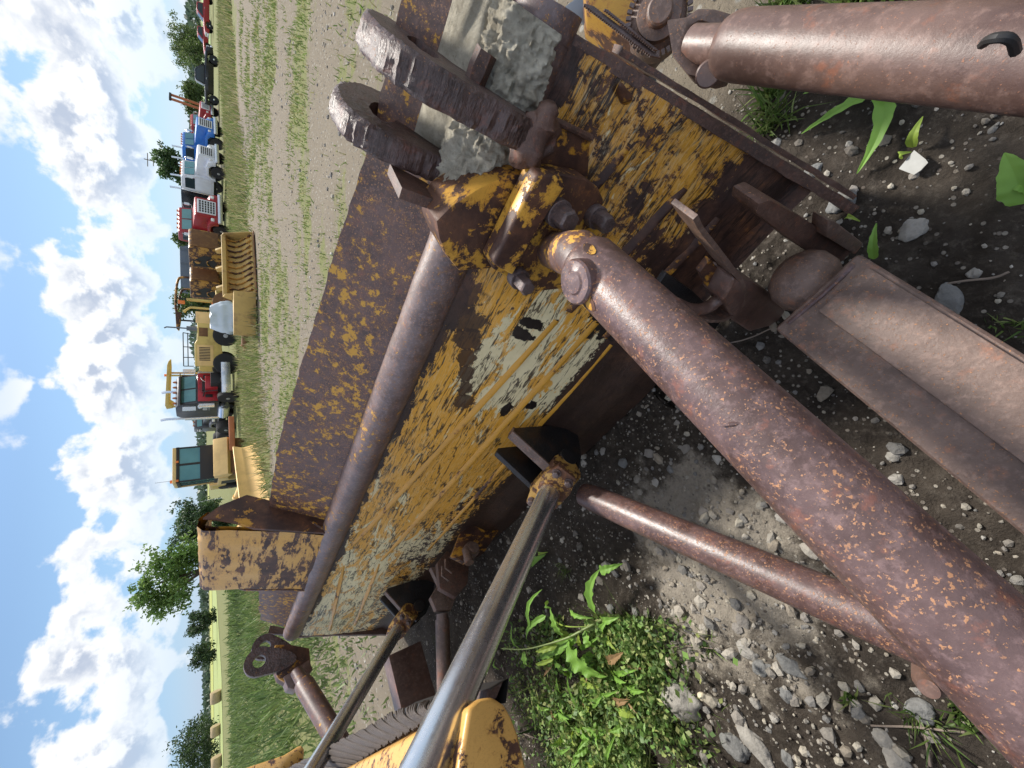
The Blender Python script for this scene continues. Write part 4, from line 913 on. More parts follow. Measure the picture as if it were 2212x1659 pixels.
tree('small dark tree on the horizon, right of a pair, near the raised guard', 455, 1305, 120, 4.9, 5.5, 1600, .40, ((.03, .055, .025), (.06, .10, .04)), seed=3)
tree('bright feathery green tree leaning out behind the raised blade guard', 450, 1195, 34, 4.9, 4.4, 4200, .20, ((.09, .17, .04), (.20, .30, .08)), lean=-.22, droop=.2, low=.05, seed=4)
tree('bushy bluish green tree between the cab machine and the blade guard', 450, 1105, 40, 4.0, 3.4, 3600, .19, ((.035, .07, .03), (.08, .13, .05)), low=.05, seed=5)
tree('ragged green tree standing behind the white truck and the black box', 450, 405, 56, 5.2, 3.5, 3600, .24, ((.035, .075, .025), (.09, .15, .05)), lean=-.05, low=.12, seed=6)
tree('broad leafy tree behind the black pickup', 450, 172, 140, 6.2, 10.5, 4200, .38, ((.06, .10, .03), (.14, .18, .06)), low=.05, seed=7)
tree('shorter leafy tree behind the orange mast', 450, 250, 120, 4.6, 4.5, 1500, .38, ((.06, .10, .03), (.12, .16, .05)), low=.05, seed=8)
tree('small leafy tree above the blue truck', 450, 280, 120, 4.2, 3.5, 1300, .38, ((.06, .10, .03), (.12, .16, .05)), low=.1, seed=9)
tree('thin young tree poking up behind the rust brown machine fronts', 450, 545, 44, 3.7, 1.6, 900, .2, ((.05, .09, .025), (.10, .16, .05)), low=.3, seed=10)
tree('wispy tree seen through the pipe frame by the yellow roller', 450, 668, 44, 3.6, 3.2, 1600, .2, ((.05, .09, .025), (.11, .17, .05)), low=.1, seed=11)
# bales
def bale(X, Y, lab):
    p = GP(X, Y); t = thing('hay_bale', lab, 'hay bale', (p.x, p.y, 0), .3, 'round bales on the mown field'); mb = MB()
    mb.lathe((-.8, 0, .72), (1, 0, 0), [(0, .45), (.02, .68), (.1, .74), (.8, .76), (1.5, .74), (1.58, .68), (1.6, .45)], 20); o = mb.build('bale', M['hay'], t, jit=.05, jsc=3)
bale(479, 1500, 'round hay bale nearest the blade, rightmost of three'); bale(477, 1573, 'round hay bale in the middle of the three'); bale(480, 1640, 'round hay bale at the bottom edge, leftmost of three')

# ------------------------------------------------------------------ vehicles
def wheel(par, x, y, r, w=.28, side=1, rim=None):
    t = MB(); t.lathe((x, y-w*.5, r), (0, 1, 0), [(0, r*.62), (0, r*.9), (w*.12, r*.985), (w*.5, r), (w*.88, r*.985), (w, r*.9), (w, r*.62)], 22); o = t.build('wheel', M['tyre'], par)
    m_ = MB(); yy = y+side*w*.5
    m_.lathe((x, yy-side*.05, r), (0, side, 0), [(0, r*.62), (.03, r*.62), (.032, r*.52), (.01, r*.45), (.02, r*.2), (.07, r*.18), (.075, r*.08)], 18); m_.build('rim', rim or M['rimst'], o)
    return o
def V3(name, lab, cat, X, Y, deg, group=None, off=(0, 0)):
    p = GP(X, Y); return thing(name, lab, cat, (p.x+off[0], p.y+off[1], 0), math.radians(deg), group)
def B(par, name, mat, *boxes, bevel=.03):
    m_ = MB()
    for b_ in boxes: m_.box(*b_)
    return m_.build(name, mat, par, bevel=bevel)
def PY(par, name, mat, poly, y0, y1, bevel=.03): m_ = MB(); m_.py(poly, y0, y1); return m_.build(name, mat, par, bevel=bevel)

def pickup(lab, X, Y, deg, paint, off=(0, 0), grp=None):
    t = V3('pickup_truck', lab, 'pickup', X, Y, deg, grp, off)
    body = [(-2.9, .55), (-2.9, 1.12), (-.75, 1.15), (-.7, 1.16), (1.15, 1.15), (2.55, 1.06), (2.8, .95), (2.85, .5), (2.3, .42), (2.25, .75), (2.05, .9), (1.65, .9), (1.42, .75), (1.38, .42), (-1.32, .42), (-1.36, .75), (-1.6, .9), (-2.0, .9), (-2.22, .75), (-2.26, .5)]
    b_ = PY(t, 'body', paint, body, -.98, .98, .05)
    cab = [(-.72, 1.14), (-.55, 1.84), (-.35, 1.92), (.35, 1.92), (.55, 1.84), (1.2, 1.14)]
    c_ = PY(t, 'cab', paint, cab, -.86, .86, .06)
    gl = [(-.58, 1.2), (-.44, 1.78), (.32, 1.80), (.48, 1.74), (.98, 1.2)]
    for s_ in (-1, 1): PY(c_, 'window', M['glass'], gl, s_*.862, s_*.872, 0)
    m_ = MB(); m_.add([(1.18, -.78, 1.18), (1.18, .78, 1.18), (.6, .72, 1.80), (.6, -.72, 1.80)], [(0, 1, 2, 3)]); o = m_.build('windscreen', M['glass'], c_); o.location = (.025, 0, .012)
    B(t, 'bumper', M['alu'], (2.84, 2.98, -.95, .95, .45, .68)); B(t, 'grille', M['alu'], (2.82, 2.87, -.5, .5, .72, .98), bevel=.01)
    for s_ in (-1, 1): B(t, 'headlight', M['lamp'], (2.79, 2.86, s_*.75-.17, s_*.75+.17, .74, .96), bevel=.01); B(t, 'door_handle', M['alu'], (-.2, .0, s_*.985-.02, s_*.985+.02, 1.0, 1.03), bevel=0)
    for x_ in (1.85, -1.8):
        for s_ in (-1, 1): wheel(t, x_, s_*.82, .40, .26, s_, M['alu'])
    return t
pf, pr_ = GP(473, 140), GP(473, 214); hd = math.degrees(math.atan2(pf.y-pr_.y, pf.x-pr_.x)); mid = (pf+pr_)/2; lf = Vector((-math.sin(math.radians(hd)), math.cos(math.radians(hd)), 0))
t = pickup('black crew cab pickup with bright wheels, facing the right of the yard', 473, 178, hd, M['v_black'], (0, 0)); c_ = mid+lf*.9; t.location = (c_.x, c_.y, 0); t.scale = (1.03, 1, 1.08)
pickup('dark red pickup parked farthest right in the row', 461, 40, 160, M['v_red'], (2, 2), 'red pickups at the right end'); pickup('red pickup with a pale tailgate, next to the black pickup', 458, 92, 165, M['v_red'], (3, 3), 'red pickups at the right end')

def truck(lab, X, Y, deg, paint, grille=M['alu'], box=None, boxlen=4.0, hood=1.6, hz=1.75, cabz=2.75, stacks=1, sleeper=False, off=(0, 0), grille_mat=None, white_surround=True, cap=False):
    """conventional truck: x forward, origin at the front axle"""
    t = V3('conventional_truck', lab, 'truck', X, Y, deg, 'old trucks parked in the row', off)
    f = hood*.6
    PY(t, 'hood', paint, [(-.9, .95), (-.9, hz+.08), (f-.1, hz-.06), (f, hz-.16), (f, .75), (.62, .7), (.6, 1.0), (.35, 1.25), (-.35, 1.25), (-.6, 1.0), (-.62, .7), (-.9, .7)], -.72, .72, .06)
    for s_ in (-1, 1):
        fe = PY(t, 'fender', paint, [(-.85, .7), (-.72, 1.05), (-.42, 1.32), (.3, 1.36), (f-.15, 1.2), (f, .95), (f, .7), (.62, .7), (.55, .98), (.3, 1.15), (-.3, 1.15), (-.55, .98), (-.62, .7)], s_*.70, s_*1.15, .03)
        B(fe, 'headlight', M['lamp'], (f-.02, f+.04, s_*.92-.12, s_*.92+.12, .95, 1.15), bevel=.03)
    c_ = PY(t, 'cab', paint, [(-2.4, .8), (-2.4, cabz-.1), (-2.25, cabz), (-1.2, cabz), (-1.05, cabz-.1), (-.88, hz+.05), (-.88, .8)], -.98, .98, .07)
    for s_ in (-1, 1):
        PY(c_, 'window', M['glass'], [(-2.15, hz+.12), (-2.15, cabz-.25), (-1.25, cabz-.25), (-1.08, hz+.12)], s_*.982, s_*.992, 0)
        B(c_, 'door', paint, (-2.2, -1.02, s_*.99-.01, s_*.99+.01, .95, hz+.08), bevel=.004)
        m_ = MB(); m_.tube([(-1.0, s_*1.0, hz+.1), (-.9, s_*1.25, hz+.15), (-.9, s_*1.25, cabz-.25), (-1.05, s_*1.0, cabz-.3)], .018, 6); m_.box(-.93, -.87, s_*1.25-.1, s_*1.25+.1, hz+.25, cabz-.35); m_.build('mirror', M['alu'], c_)
    m_ = MB()
    for s_ in (-1, 1): y0, y1 = (.04, .84) if s_ > 0 else (-.84, -.04); m_.add([(-.87, y0, hz+.14), (-.87, y1, hz+.14), (-1.03, y1*.97, cabz-.22), (-1.03, y0, cabz-.22)], [(0, 1, 2, 3)])
    o = m_.build('windscreen', M['tealglass'], c_); o.location = (.03, 0, 0)
    gr = B(t, 'grille_frame', grille_mat or M['v_white'], (f-.01, f+.05, -.55, .55, .85, hz-.2), bevel=.05)
    m_ = MB()
    for i in range(6):
        z_ = .93+i*(hz-.2-.98)/6
        for k in range(5): y_ = -.46+k*.19; m_.box(f+.045, f+.06, y_, y_+.15, z_, z_+(hz-1.2)/6*.62)
    m_.build('grille_slot', M['blk'], gr)
    B(t, 'bumper', M['alu'] if white_surround else paint, (f+.03, f+.16, -1.18, 1.18, .48, .75), bevel=.02)
    B(t, 'chassis', M['blk'], (-7 if box is None else -2.4-boxlen, .5, -.42, -.28, .62, .85), (-7 if box is None else -2.4-boxlen, .5, .28, .42, .62, .85), bevel=0)
    for s_ in (-1, 1):
        wheel(t, 0, s_*.98, .52, .28, s_)
        for x_ in (-4.6, -5.9): wheel(t, x_, s_*.9, .52, .5, s_)
        if stacks: m_ = MB(); m_.tube([(-2.55, s_*.8, 1.0), (-2.55, s_*.8, cabz+.25), (-2.62, s_*.8, cabz+.75)], [.09, .075, .075], 10); m_.build('exhaust_stack', M['alu'], t)
    m_ = MB()
    for k in range(5): m_.box(-1.2, -1.1, -.7+k*.35-.05, -.7+k*.35+.05, cabz-.01, cabz+.07)
    m_.build('marker_light', M['amber'], c_)
    if box is not None: B(t, 'cargo_box', box, (-2.6-boxlen, -2.6, -1.2, 1.2, .95, cabz+.05), bevel=.03)
    return t
truck('white truck with bright bumper and black cargo box, right of the red one', 489, 366, -60, M['v_white'], box=M['v_black'], boxlen=3.6, hz=1.95, cabz=2.95, off=(0.6, 1.0))
truck('bright blue truck with a white slotted grille', 485, 283, -60, M['v_blue'], hz=2.0, cabz=2.95, off=(0, 1.5))
truck('old small red truck with a white grille beside the blue one', 474, 236, -62, M['v_red'], hz=1.75, cabz=2.5, stacks=0, off=(0, 2))
truck('red truck with a large white grid grille, beside the rust brown machine fronts', 498, 462, -75, M['v_red'], hz=2.1, cabz=3.0, stacks=0, off=(-.2, .8), white_surround=True, box=None)
truck('small dark truck seen in the gap between semi tractor and cream cab machine', 505, 935, -70, M['v_dk'], hz=1.7, cabz=2.4, stacks=0, off=(1.0, 9))
p = GP(474, 232); t = thing('forklift_mast', 'orange rusty mast rising behind the small red truck', 'mast', (p.x+2.2, p.y+5, 0), math.radians(-60))
B(t, 'rail', M['orange'], (-.1, .1, -.5, -.32, 0, 4.3), bevel=0); B(t, 'rail', M['orange'], (-.1, .1, .32, .5, 0, 4.3), bevel=0); B(t, 'crosshead', M['blk'], (-.15, .15, -.55, .55, 4.2, 4.4), bevel=0)
p = GP(470, 385); t = thing('power_pole', 'slim wooden power pole with crossarms beyond the white truck', 'utility pole', (p.x*1.9, p.y*1.9, 0), 0)
d_ = ray(470, 384); d_ = d_/np.hypot(d_[0], d_[1])*95; t.location = (d_[0], d_[1], 0)
m_ = MB(); m_.tube([(0, 0, 0), (0, 0, 9.0)], [.11, .07], 8); m_.build('pole', M['wood'], t); B(t, 'crossarm', M['wood'], (-1.1, 1.1, -.06, .06, 8.5, 8.6), (-.8, .8, -.06, .06, 7.8, 7.9), bevel=0)

# the black semi tractor with its hood off
t = V3('semi_tractor', 'black semi tractor without its hood, red engine bay showing and tall chrome stacks', 'semi truck', 517, 852, -60, None, (.75, .95))
c_ = PY(t, 'cab', M['v_dk'], [(-2.55, .95), (-2.55, 2.80), (-2.35, 2.98), (-1.25, 2.98), (-.95, 2.86), (-.72, 2.02), (-.60, 1.95), (-.6, .95)], -1.0, 1.0, .08)
B(c_, 'sun_visor', M['v_dk'], (-.98, -.62, -1.0, 1.0, 2.74, 2.79), bevel=.01)
m_ = MB()
for y0, y1 in ((.05, .86), (-.86, -.05)): m_.add([(-.72, y0, 2.05), (-.72, y1, 2.05), (-.93, y1, 2.72), (-.93, y0, 2.72)], [(0, 1, 2, 3)])
o = m_.build('windscreen', M['tealglass'], c_); o.location = (.035, 0, 0)
for s_ in (-1, 1):
    PY(c_, 'window', M['tealglass'], [(-1.9, 2.08), (-1.9, 2.62), (-1.12, 2.62), (-.92, 2.08)], s_*1.003, s_*1.012, 0); B(c_, 'door', M['v_dk'], (-2.0, -.85, s_*1.008-.006, s_*1.008+.006, 1.05, 2.7), bevel=.002)
    m_ = MB(); m_.box(-.85, -.8, s_*1.3-.12, s_*1.3+.12, 2.05, 2.65); m_.tube([(-.95, s_*1.0, 2.1), (-.83, s_*1.25, 2.1)], .02, 6); m_.tube([(-.95, s_*1.0, 2.6), (-.83, s_*1.25, 2.6)], .02, 6); m_.lathe((-.8, s_*1.2, 1.85), (1, 0, 0), [(-.02, .12), (.02, .12)], 14); m_.build('mirror', M['alu'], c_)
m_ = MB()
for k in range(5): m_.lathe((-1.2, -.72+k*.36, 2.96), (0, 0, 1), [(0, .07), (.10, .06), (.16, .03)], 10)
m_.build('marker_light', M['orange'], c_)
B(c_, 'decal', M['v_white'], (-1.62, -1.56, -1.017, -1.010, 1.52, 1.72), (-1.50, -1.44, -1.017, -1.010, 1.52, 1.72), (-1.62, -1.44, -1.017, -1.010, 1.70, 1.73), (-1.38, -1.33, -1.017, -1.010, 1.52, 1.72), (-1.38, -1.2, -1.017, -1.010, 1.60, 1.63), (-1.70, -1.2, -1.017, -1.010, 1.42, 1.44), bevel=0)
eb = B(t, 'engine_bay', M['engred'], (-.62, -.5, -.95, .95, 1.0, 1.95), (-.5, .1, -.42, .42, 1.0, 1.6), bevel=.03)
B(eb, 'engine', M['blk'], (-.5, .55, -.36, .36, .75, 1.35), (-.52, -.4, -.3, .3, 1.15, 1.75), (-.49, -.46, -.75, -.55, 1.25, 1.6), (-.49, -.46, .55, .8, 1.3, 1.7), bevel=.04)
m_ = MB(); 
for a_, b_, c2, e_ in ((.6, 1.8, -.2, 1.2), (-.7, 1.7, .1, 1.3), (.3, 1.5, .5, 1.0), (-.4, 1.75, -.6, 1.0)): m_.tube(smooth([(-.46, a_, b_), (-.2, (a_+c2)/2, b_-.1), (.1, c2, e_)]), .03, 7)
m_.build('engine_hose', M['blk'], eb)
for s_ in (-1, 1):
    m_ = MB(); m_.lathe((-.85, s_*1.08, 1.15), (0, 0, 1), [(0, .1), (.03, .17), (.75, .17), (.8, .1)], 16); m_.build('air_cleaner', M['alu'], t)
    m_ = MB(); m_.tube([(-2.75, s_*.95, .9), (-2.75, s_*.95, 2.6)], .13, 14); m_.tube([(-2.75, s_*.95, 2.6), (-2.75, s_*.95, 3.45), (-2.85, s_*.95, 3.7)], .075, 12); m_.build('exhaust_stack', M['alu'], t)
    m_ = MB(); m_.lathe((-2.35, s_*1.0, .72), (1, 0, 0), [(0, .2), (.04, .30), (1.2, .30), (1.24, .2)], 16); m_.build('fuel_tank', M['alu'], t)
    wheel(t, 0, s_*1.0, .53, .30, s_)
    for x_ in (-4.4, -5.7): wheel(t, x_, s_*.9, .53, .55, s_)
B(t, 'chassis', M['blk'], (-6.4, 1.1, -.42, -.3, .62, .9), (-6.4, 1.1, .3, .42, .62, .9), bevel=0)
m_ = MB(); m_.pz([(1.05, -1.05), (1.22, -.85), (1.26, 0), (1.22, .85), (1.05, 1.05), (.95, 1.2), (.85, 1.2), (.95, 1.0), (1.1, 0), (.95, -1.0), (.85, -1.2), (.95, -1.2)], .42, .86); m_.build('front_bumper', M['alu'], t, bevel=.015)

# yellow roller with open canopy
t = V3('soil_roller', 'yellow road roller with louvred engine box and open canopy, left of the rust brown fronts', 'road roller', 515, 735, -8, None, (0, .9))
b_ = PY(t, 'body', M['v_yel'], [(-1.55, .9), (-1.5, 2.05), (-.2, 2.05), (.0, 1.95), (1.6, 1.9), (1.65, 1.15), (.55, 1.1), (.4, .85), (-.4, .8), (-.9, .75)], -.85, .85, .05)
m_ = MB()
for k in range(9): m_.box(-1.15+k*.09, -1.10+k*.09, -.875, -.86, 1.35, 1.85)
m_.build('louvre', M['blk'], b_)
B(b_, 'side_door', M['v_cream2'], (-1.45, -.25, -.868, -.853, 1.2, 1.95), bevel=.004); B(b_, 'air_intake', M['v_rustplate'], (.25, .75, -.875, -.85, 1.45, 1.85), bevel=.01)
B(b_, 'decal', M['blk'], (.30, .38, -.872, -.862, 1.02, 1.2), (.42, .50, -.872, -.862, 1.02, 1.2), (.54, .62, -.872, -.862, 1.02, 1.2), (.30, .38, -.872, -.862, 1.18, 1.21), bevel=0)
B(b_, 'cowl', M['v_cream2'], (1.0, 1.65, -.87, .87, 1.35, 1.98), bevel=.03); B(t, 'platform', M['blk'], (.9, 2.1, -.8, .8, .95, 1.1), (1.75, 1.9, -.3, .3, 1.1, 1.9), bevel=.02)
for s_ in (-1, 1):
    wheel(t, .35, s_*.75, .62, .5, s_); wheel(t, -1.3, s_*.75, .62, .5, s_)
m_ = MB(); m_.tube([(.65, -.6, 1.9), (.65, -.6, 2.4)], .13, 12); m_.tube([(.65, -.6, 2.4), (.66, -.6, 3.25), (.60, -.6, 3.35)], .04, 10); m_.build('exhaust_stack', M['v_grey'], t)
m_ = MB(); m_.tube([(2.3, -.75, .9), (2.3, -.75, 2.35), (2.3, .75, 2.35), (2.3, .75, .9)], .06, 8); m_.tube([(1.85, -.75, .95), (1.85, -.75, 2.2), (1.6, -.75, 2.5), (1.6, .75, 2.5)], .06, 8); m_.build('cab_frame', M['v_yel'], t)
B(t, 'beacon', M['amber'], (2.0, 2.2, -.6, -.45, 2.45, 2.75), (2.1, 2.35, -.75, -.55, .98, 1.25), bevel=.01)
B(t, 'front_frame', M['v_yel'], (1.6, 3.0, -.85, -.7, .85, 1.05), (1.6, 3.0, .7, .85, .85, 1.05), (2.8, 3.0, -.85, .85, .85, 1.05), bevel=.02)
m_ = MB(); m_.lathe((2.3, -.95, .62), (0, 1, 0), [(0, .3), (.02, .60), (1.9, .60), (1.92, .3)], 26); m_.build('drum', M['v_rustplate'], t)
hr = MB()
for a_, b2 in (((-1.5, -.8, 2.1), (-1.5, -.8, 2.55)), ((-.4, -.8, 2.1), (-.4, -.8, 2.55)), ((-1.5, -.8, 2.55), (.4, -.8, 2.55)), ((-1.5, -.8, 2.35), (.4, -.8, 2.35)), ((-1.0, -.8, 2.1), (-1.0, -.8, 2.55)), ((.3, -.8, 2.05), (.4, -.8, 2.55))): hr.tube([a_, b2], .025, 6)
hr.build('handrail', M['blk'], t)
# second machine: canopy on posts behind
t = V3('canopy_roller', 'machine with a flat yellow canopy on thin posts, behind the black semi tractor', 'roller', 510, 805, -8, None, (-.5, 4.0))
PY(t, 'canopy', M['v_yel'], [(-1.7, 3.3), (-1.75, 3.62), (-1.5, 3.7), (1.2, 3.55), (1.45, 3.48), (1.45, 3.42), (.9, 3.40), (-1.4, 3.5), (-1.6, 3.28)], -.9, .9, .02)
m_ = MB(); m_.tube([(-1.5, -.8, 1.6), (-1.62, -.8, 3.45)], .07, 8); m_.tube([(.5, -.8, 1.6), (.5, -.8, 3.45)], .06, 8); m_.tube([(.5, .8, 1.6), (.5, .8, 3.45)], .06, 8); m_.build('canopy_post', M['v_yel'], t)
B(t, 'body', M['v_yel'], (-1.8, 1.5, -.8, .8, .7, 1.9), bevel=.06); B(t, 'beacon', M['amber'], (.35, .5, -.1, .1, 3.55, 3.75), bevel=.01)
for s_ in (-1, 1): wheel(t, 1.0, s_*.8, .6, .4, s_); wheel(t, -1.2, s_*.8, .6, .4, s_)
# rusty yellow machine fronts with pipe hoops
def front(lab, X, Y, off, deg=-62):
    t = V3('machine_front', lab, 'machine', X, Y, deg, 'rusty yellow machine fronts in the row', off)
    b_ = PY(t, 'housing', M['v_rusty'], [(-1.6, .75), (-1.6, 2.35), (.25, 2.35), (.35, 2.25), (.35, .7), (-.5, .35), (-1.1, .5)], -.85, .85, .05)
    B(b_, 'radiator_guard', M['v_rustplate'], (.35, .40, -.72, .72, .8, 2.2), bevel=.01)
    PY(b_, 'side_opening', M['blk'], [(-1.35, 1.0), (-1.35, 2.1), (-.9, 2.15), (-.25, 1.55), (-.3, 1.2), (-.9, .85)], -.858, -.85, 0)
    m_ = MB(); m_.tube(smooth([(-1.3, -.87, 1.2), (-.8, -.9, 1.5), (-.5, -.88, 1.1)]), .035, 6); m_.build('hose', M['v_rusty'], b_)
    m_ = MB(); m_.lathe((-.95, -.9, 1.9), (0, 1, 0), [(0, .14), (.06, .18)], 12); m_.build('pump', M['v_rusty'], b_)
    m_ = MB(); m_.lathe((-1.2, -.9, .35), (0, 1, 0), [(0, .2), (.05, .36), (1.75, .36), (1.8, .2)], 18); m_.build('roller', M['v_rustplate'], t)
    return t
front('rusty yellow radiator front nearer the red truck', 503, 531, (0, .6)); front('rusty yellow radiator front beside the yellow roller', 500, 600, (0, .6))
p = GP(492, 640); t = thing('roll_cage', 'tall bent pipe roll cage with a dark sloping canopy above the rust brown fronts', 'roll cage', (p.x-.5, p.y+1.5, 0), math.radians(-8))
m_ = MB(); m_.tube(smooth([(2.0, 0, .6), (2.0, 0, 2.9), (1.75, 0, 3.3), (-.5, 0, 3.45), (-1.0, 0, 3.35)]), .09, 10); m_.build('pipe_hoop', M['v_rusty'], t)
m_ = MB(); m_.tube(smooth([(1.1, .8, .6), (1.1, .8, 2.8), (.8, .8, 3.15), (-.9, .8, 3.3)]), .09, 10); m_.build('pipe_hoop', M['v_rusty'], t)
PY(t, 'canopy', M['v_rusty'], [(-.9, 3.45), (-.95, 3.05), (-1.9, 3.15), (-2.5, 3.25), (-2.3, 3.4)], -.2, 1.2, .02)
m_ = MB(); m_.tube([(-1.6, 0, .6), (-1.6, 0, 3.2)], .07, 8); m_.tube([(.2, 0, .6), (.2, 0, 3.4)], .05, 8); m_.build('post', M['blk'], t)
p = GP(490, 560); t = thing('tipper_body', 'dark grey tipping body standing up behind the rust brown fronts', 'tipper body', (p.x+1.5, p.y+9, 0), math.radians(-15))
B(t, 'hopper', M['v_grey'], (-4.6, 2.6, -1.2, 1.2, 1.0, 3.35), bevel=.03); [B(t, 'hopper_rib', M['v_grey'], (x_, x_+.1, -1.26, -1.2, 1.0, 3.3), bevel=0) for x_ in (-2.8, -1.5, -.2, 1.1, 2.4)]
for x_ in (-1.8, .6): wheel(t, x_, -1.0, .5, .4, -1); wheel(t, x_, 1.0, .5, .4, 1)
# grey building roof behind, far
# ribbed loader bucket lying in the grass
bl_, br_ = GP(556, 632), GP(549, 505); hd = math.atan2(br_.y-bl_.y, br_.x-bl_.x); wd = (br_-bl_).length
t = thing('loader_bucket', 'yellow loader bucket lying open in the grass with a row of rusty ribs', 'bucket', (bl_.x, bl_.y, 0), hd)
BK = M['v_rusty']; b2m = plain('bucket_yellow', (.50, .33, .10), .6, 0, .25, 3, 0, (.2, .1, .05), .6)
sh_ = [(0, .02), (.0, .12), (.28, .18), (.62, .34), (.78, .62), (.74, .88), (.5, 1.02), (.42, .96), (.62, .82), (.66, .62), (.52, .42), (.24, .26)]
m_ = MB(); m_.px([(y_, z_) for y_, z_ in sh_], 0, wd); m_.build('shell', b2m, t, bevel=.01)
for x_ in (-.04, wd): m_ = MB(); m_.px([(-.05, .0), (-.02, .2), (.35, 1.0), (.55, 1.06), (.85, .6), (.6, .1), (.2, .0)], x_, x_+.04); m_.build('side_plate', b2m, t, bevel=.008)
m_ = MB(); m_.box(0, wd, .40, .56, .92, 1.06); m_.build('top_bar', b2m, t, bevel=.02)
for k in range(11): m_ = MB(); x_ = .12+k*(wd-.24)/10; m_.px([(-.02, .10), (.3, .18), (.6, .36), (.72, .62), (.66, .88), (.55, .95), (.52, .85), (.58, .62), (.46, .46), (.2, .28), (-.03, .18)], x_-.02, x_+.02); m_.build('rib', M['v_rusty'], t)
B(t, 'cutting_edge', M['v_rustplate'], (-.02, wd+.02, -.16, .02, .02, .06), bevel=.01)
for x_ in (.5, wd-.5, wd*.5): m_ = MB(); m_.px([(.5, .95), (.8, 1.25), (1.0, 1.2), (.85, .7)], x_-.04, x_+.04); m_.build('mount_ear', b2m, t, bevel=.005)
m_ = MB(); m_.pz([(-.05, -.05), (-1.5, .75), (-1.45, .9), (-.05, .62)], .05, .75); m_.build('wing_plate', b2m, t, bevel=.01)
# tarpaulin bundle
p = GP(522, 682); t = thing('tarp_bundle', 'white plastic sheet wrapped over a bulky part in front of the yellow roller', 'tarpaulin', (p.x, p.y+1.2, 0), 0)
m_ = MB(); rws = []
for i in range(15):
    q = i/14; rws.append([(math.cos(w_)*(.82+.05*math.sin(w_*7+q*5))*(.75+.35*math.sin(math.pi*min(1, .25+q*.75))), math.sin(w_)*.6*(.9+.06*math.sin(w_*9+q*3)), .15+1.2*q+.03*math.sin(w_*5)) for w_ in [2*math.pi*k/40 for k in range(41)]])
m_.grid(rws); m_.add([rws[-1][k] for k in range(40)], [tuple(range(40))]); m_.build('sheet', M['tarp'], t, jit=.05, jsc=4, ang=60)
# rusty axle in the grass
p = GP(541, 715); t = thing('axle_stub', 'rusty axle stub lying in the grass left of the bucket', 'axle', (p.x, p.y, 0), math.radians(150))
m_ = MB(); m_.tube([(-.9, 0, .22), (0, 0, .2), (.7, 0, .17)], [.10, .13, .15], 14); m_.lathe((.7, 0, .17), (1, 0, 0), [(0, .18), (.04, .18), (.05, .07), (.3, .07)], 14); m_.build('beam', M['v_rustplate'], t, jit=.02, jsc=5); B(t, 'pad', M['v_rusty'], (-.8, -.3, -.2, .2, .02, .3), bevel=.03)

# cream machine with a glazed cab and push blade
t = V3('cab_machine', 'cream compactor with a tall glazed cab, black framed windows and a push blade in front', 'compactor', 535, 1010, -72, None, (0, 2.2))
CM = M['v_cream']
b_ = PY(t, 'body', CM, [(-3.2, .75), (-3.2, 1.45), (-1.1, 1.5), (-1.1, 1.15), (1.3, 1.15), (1.3, .75), (.5, .7), (.4, .35), (-.6, .35), (-.9, .75)], -.95, .95, .05)
PY(b_, 'wheel_recess', M['blk'], [(-.8, .4), (-.85, 1.0), (.3, 1.0), (.3, .4)], -.958, -.95, 0)
fz = B(t, 'cab', CM, (-1.0, -.85, -.85, .85, 1.15, 2.85), (-1.0, 1.0, -.85, .85, 2.72, 2.88), bevel=.03)
m_ = MB()
for x_ in (-.45, .95):
    for y_ in (-.84, .78): m_.box(x_, x_+.07, y_, y_+.07, 1.15, 2.75)
m_.box(.2, .27, -.84, -.77, 1.15, 2.75); m_.box(.2, .27, .77, .84, 1.15, 2.75); m_.box(-.85, 1.0, -.86, -.82, 1.12, 1.30); m_.box(.95, 1.03, -.84, .84, 1.12, 1.85); m_.box(-.85, 1.02, -.86, .86, 2.62, 2.74); m_.box(.93, 1.0, -.05, .05, 1.15, 2.75)
m_.build('window_frame', M['blk'], fz, bevel=.01)
B(fz, 'window', M['tealglass'], (-.38, .2, -.82, -.81, 1.3, 2.62), (.27, .95, -.82, -.81, 1.3, 2.62), (.96, .97, -.78, .78, 1.85, 2.62), (-.38, .95, .81, .82, 1.3, 2.62), bevel=0)
B(fz, 'seat', M['blk'], (-.4, .1, -.3, .3, 1.3, 1.5), (-.5, -.35, -.3, .3, 1.5, 2.1), bevel=.06)
m_ = MB(); m_.tube([(.5, 0, 1.3), (.4, 0, 1.85)], .03, 6); m_.lathe((.38, 0, 1.88), (-.3, 0, 1), [(0, .2), (.02, .2)], 14); m_.build('steering_wheel', M['blk'], fz)
B(fz, 'beacon', M['amber'], (-.85, -.7, -.6, -.45, 2.88, 3.05), (.98, 1.06, -.8, -.7, 2.65, 2.75), (.98, 1.06, .1, .2, 2.65, 2.75), bevel=.01)
m_ = MB(); m_.tube([(-1.5, -.4, 1.4), (-1.5, -.4, 3.0), (-1.6, -.4, 3.05)], .07, 10); m_.build('exhaust_stack', M['blk'], t); m_ = MB(); m_.tube([(-.6, -.5, 2.85), (-.62, -.5, 3.6)], .008, 5); m_.build('aerial', M['blk'], t)
B(t, 'service_panel', M['v_yel'], (-2.4, -1.5, -.962, -.95, .8, 1.35), bevel=.004)
B(t, 'decal', M['blk'], (-.97, -.93, -.858, -.851, 1.45, 1.75), (-.93, -.88, -.858, -.851, 1.45, 1.50), (-.97, -.88, -.858, -.851, 1.60, 1.65), bevel=0)
PY(t, 'front_frame', M['v_cream2'], [(1.2, .75), (1.2, 1.3), (2.1, 1.35), (2.4, .8), (2.0, .6)], -.9, .9, .04); B(t, 'cleaner_bar', M['orange'], (2.3, 2.5, .2, 1.9, .5, .72), bevel=.02)
for s_ in (-1, 1): wheel(t, -2.2, s_*.8, .55, .5, s_, M['v_rusty'])
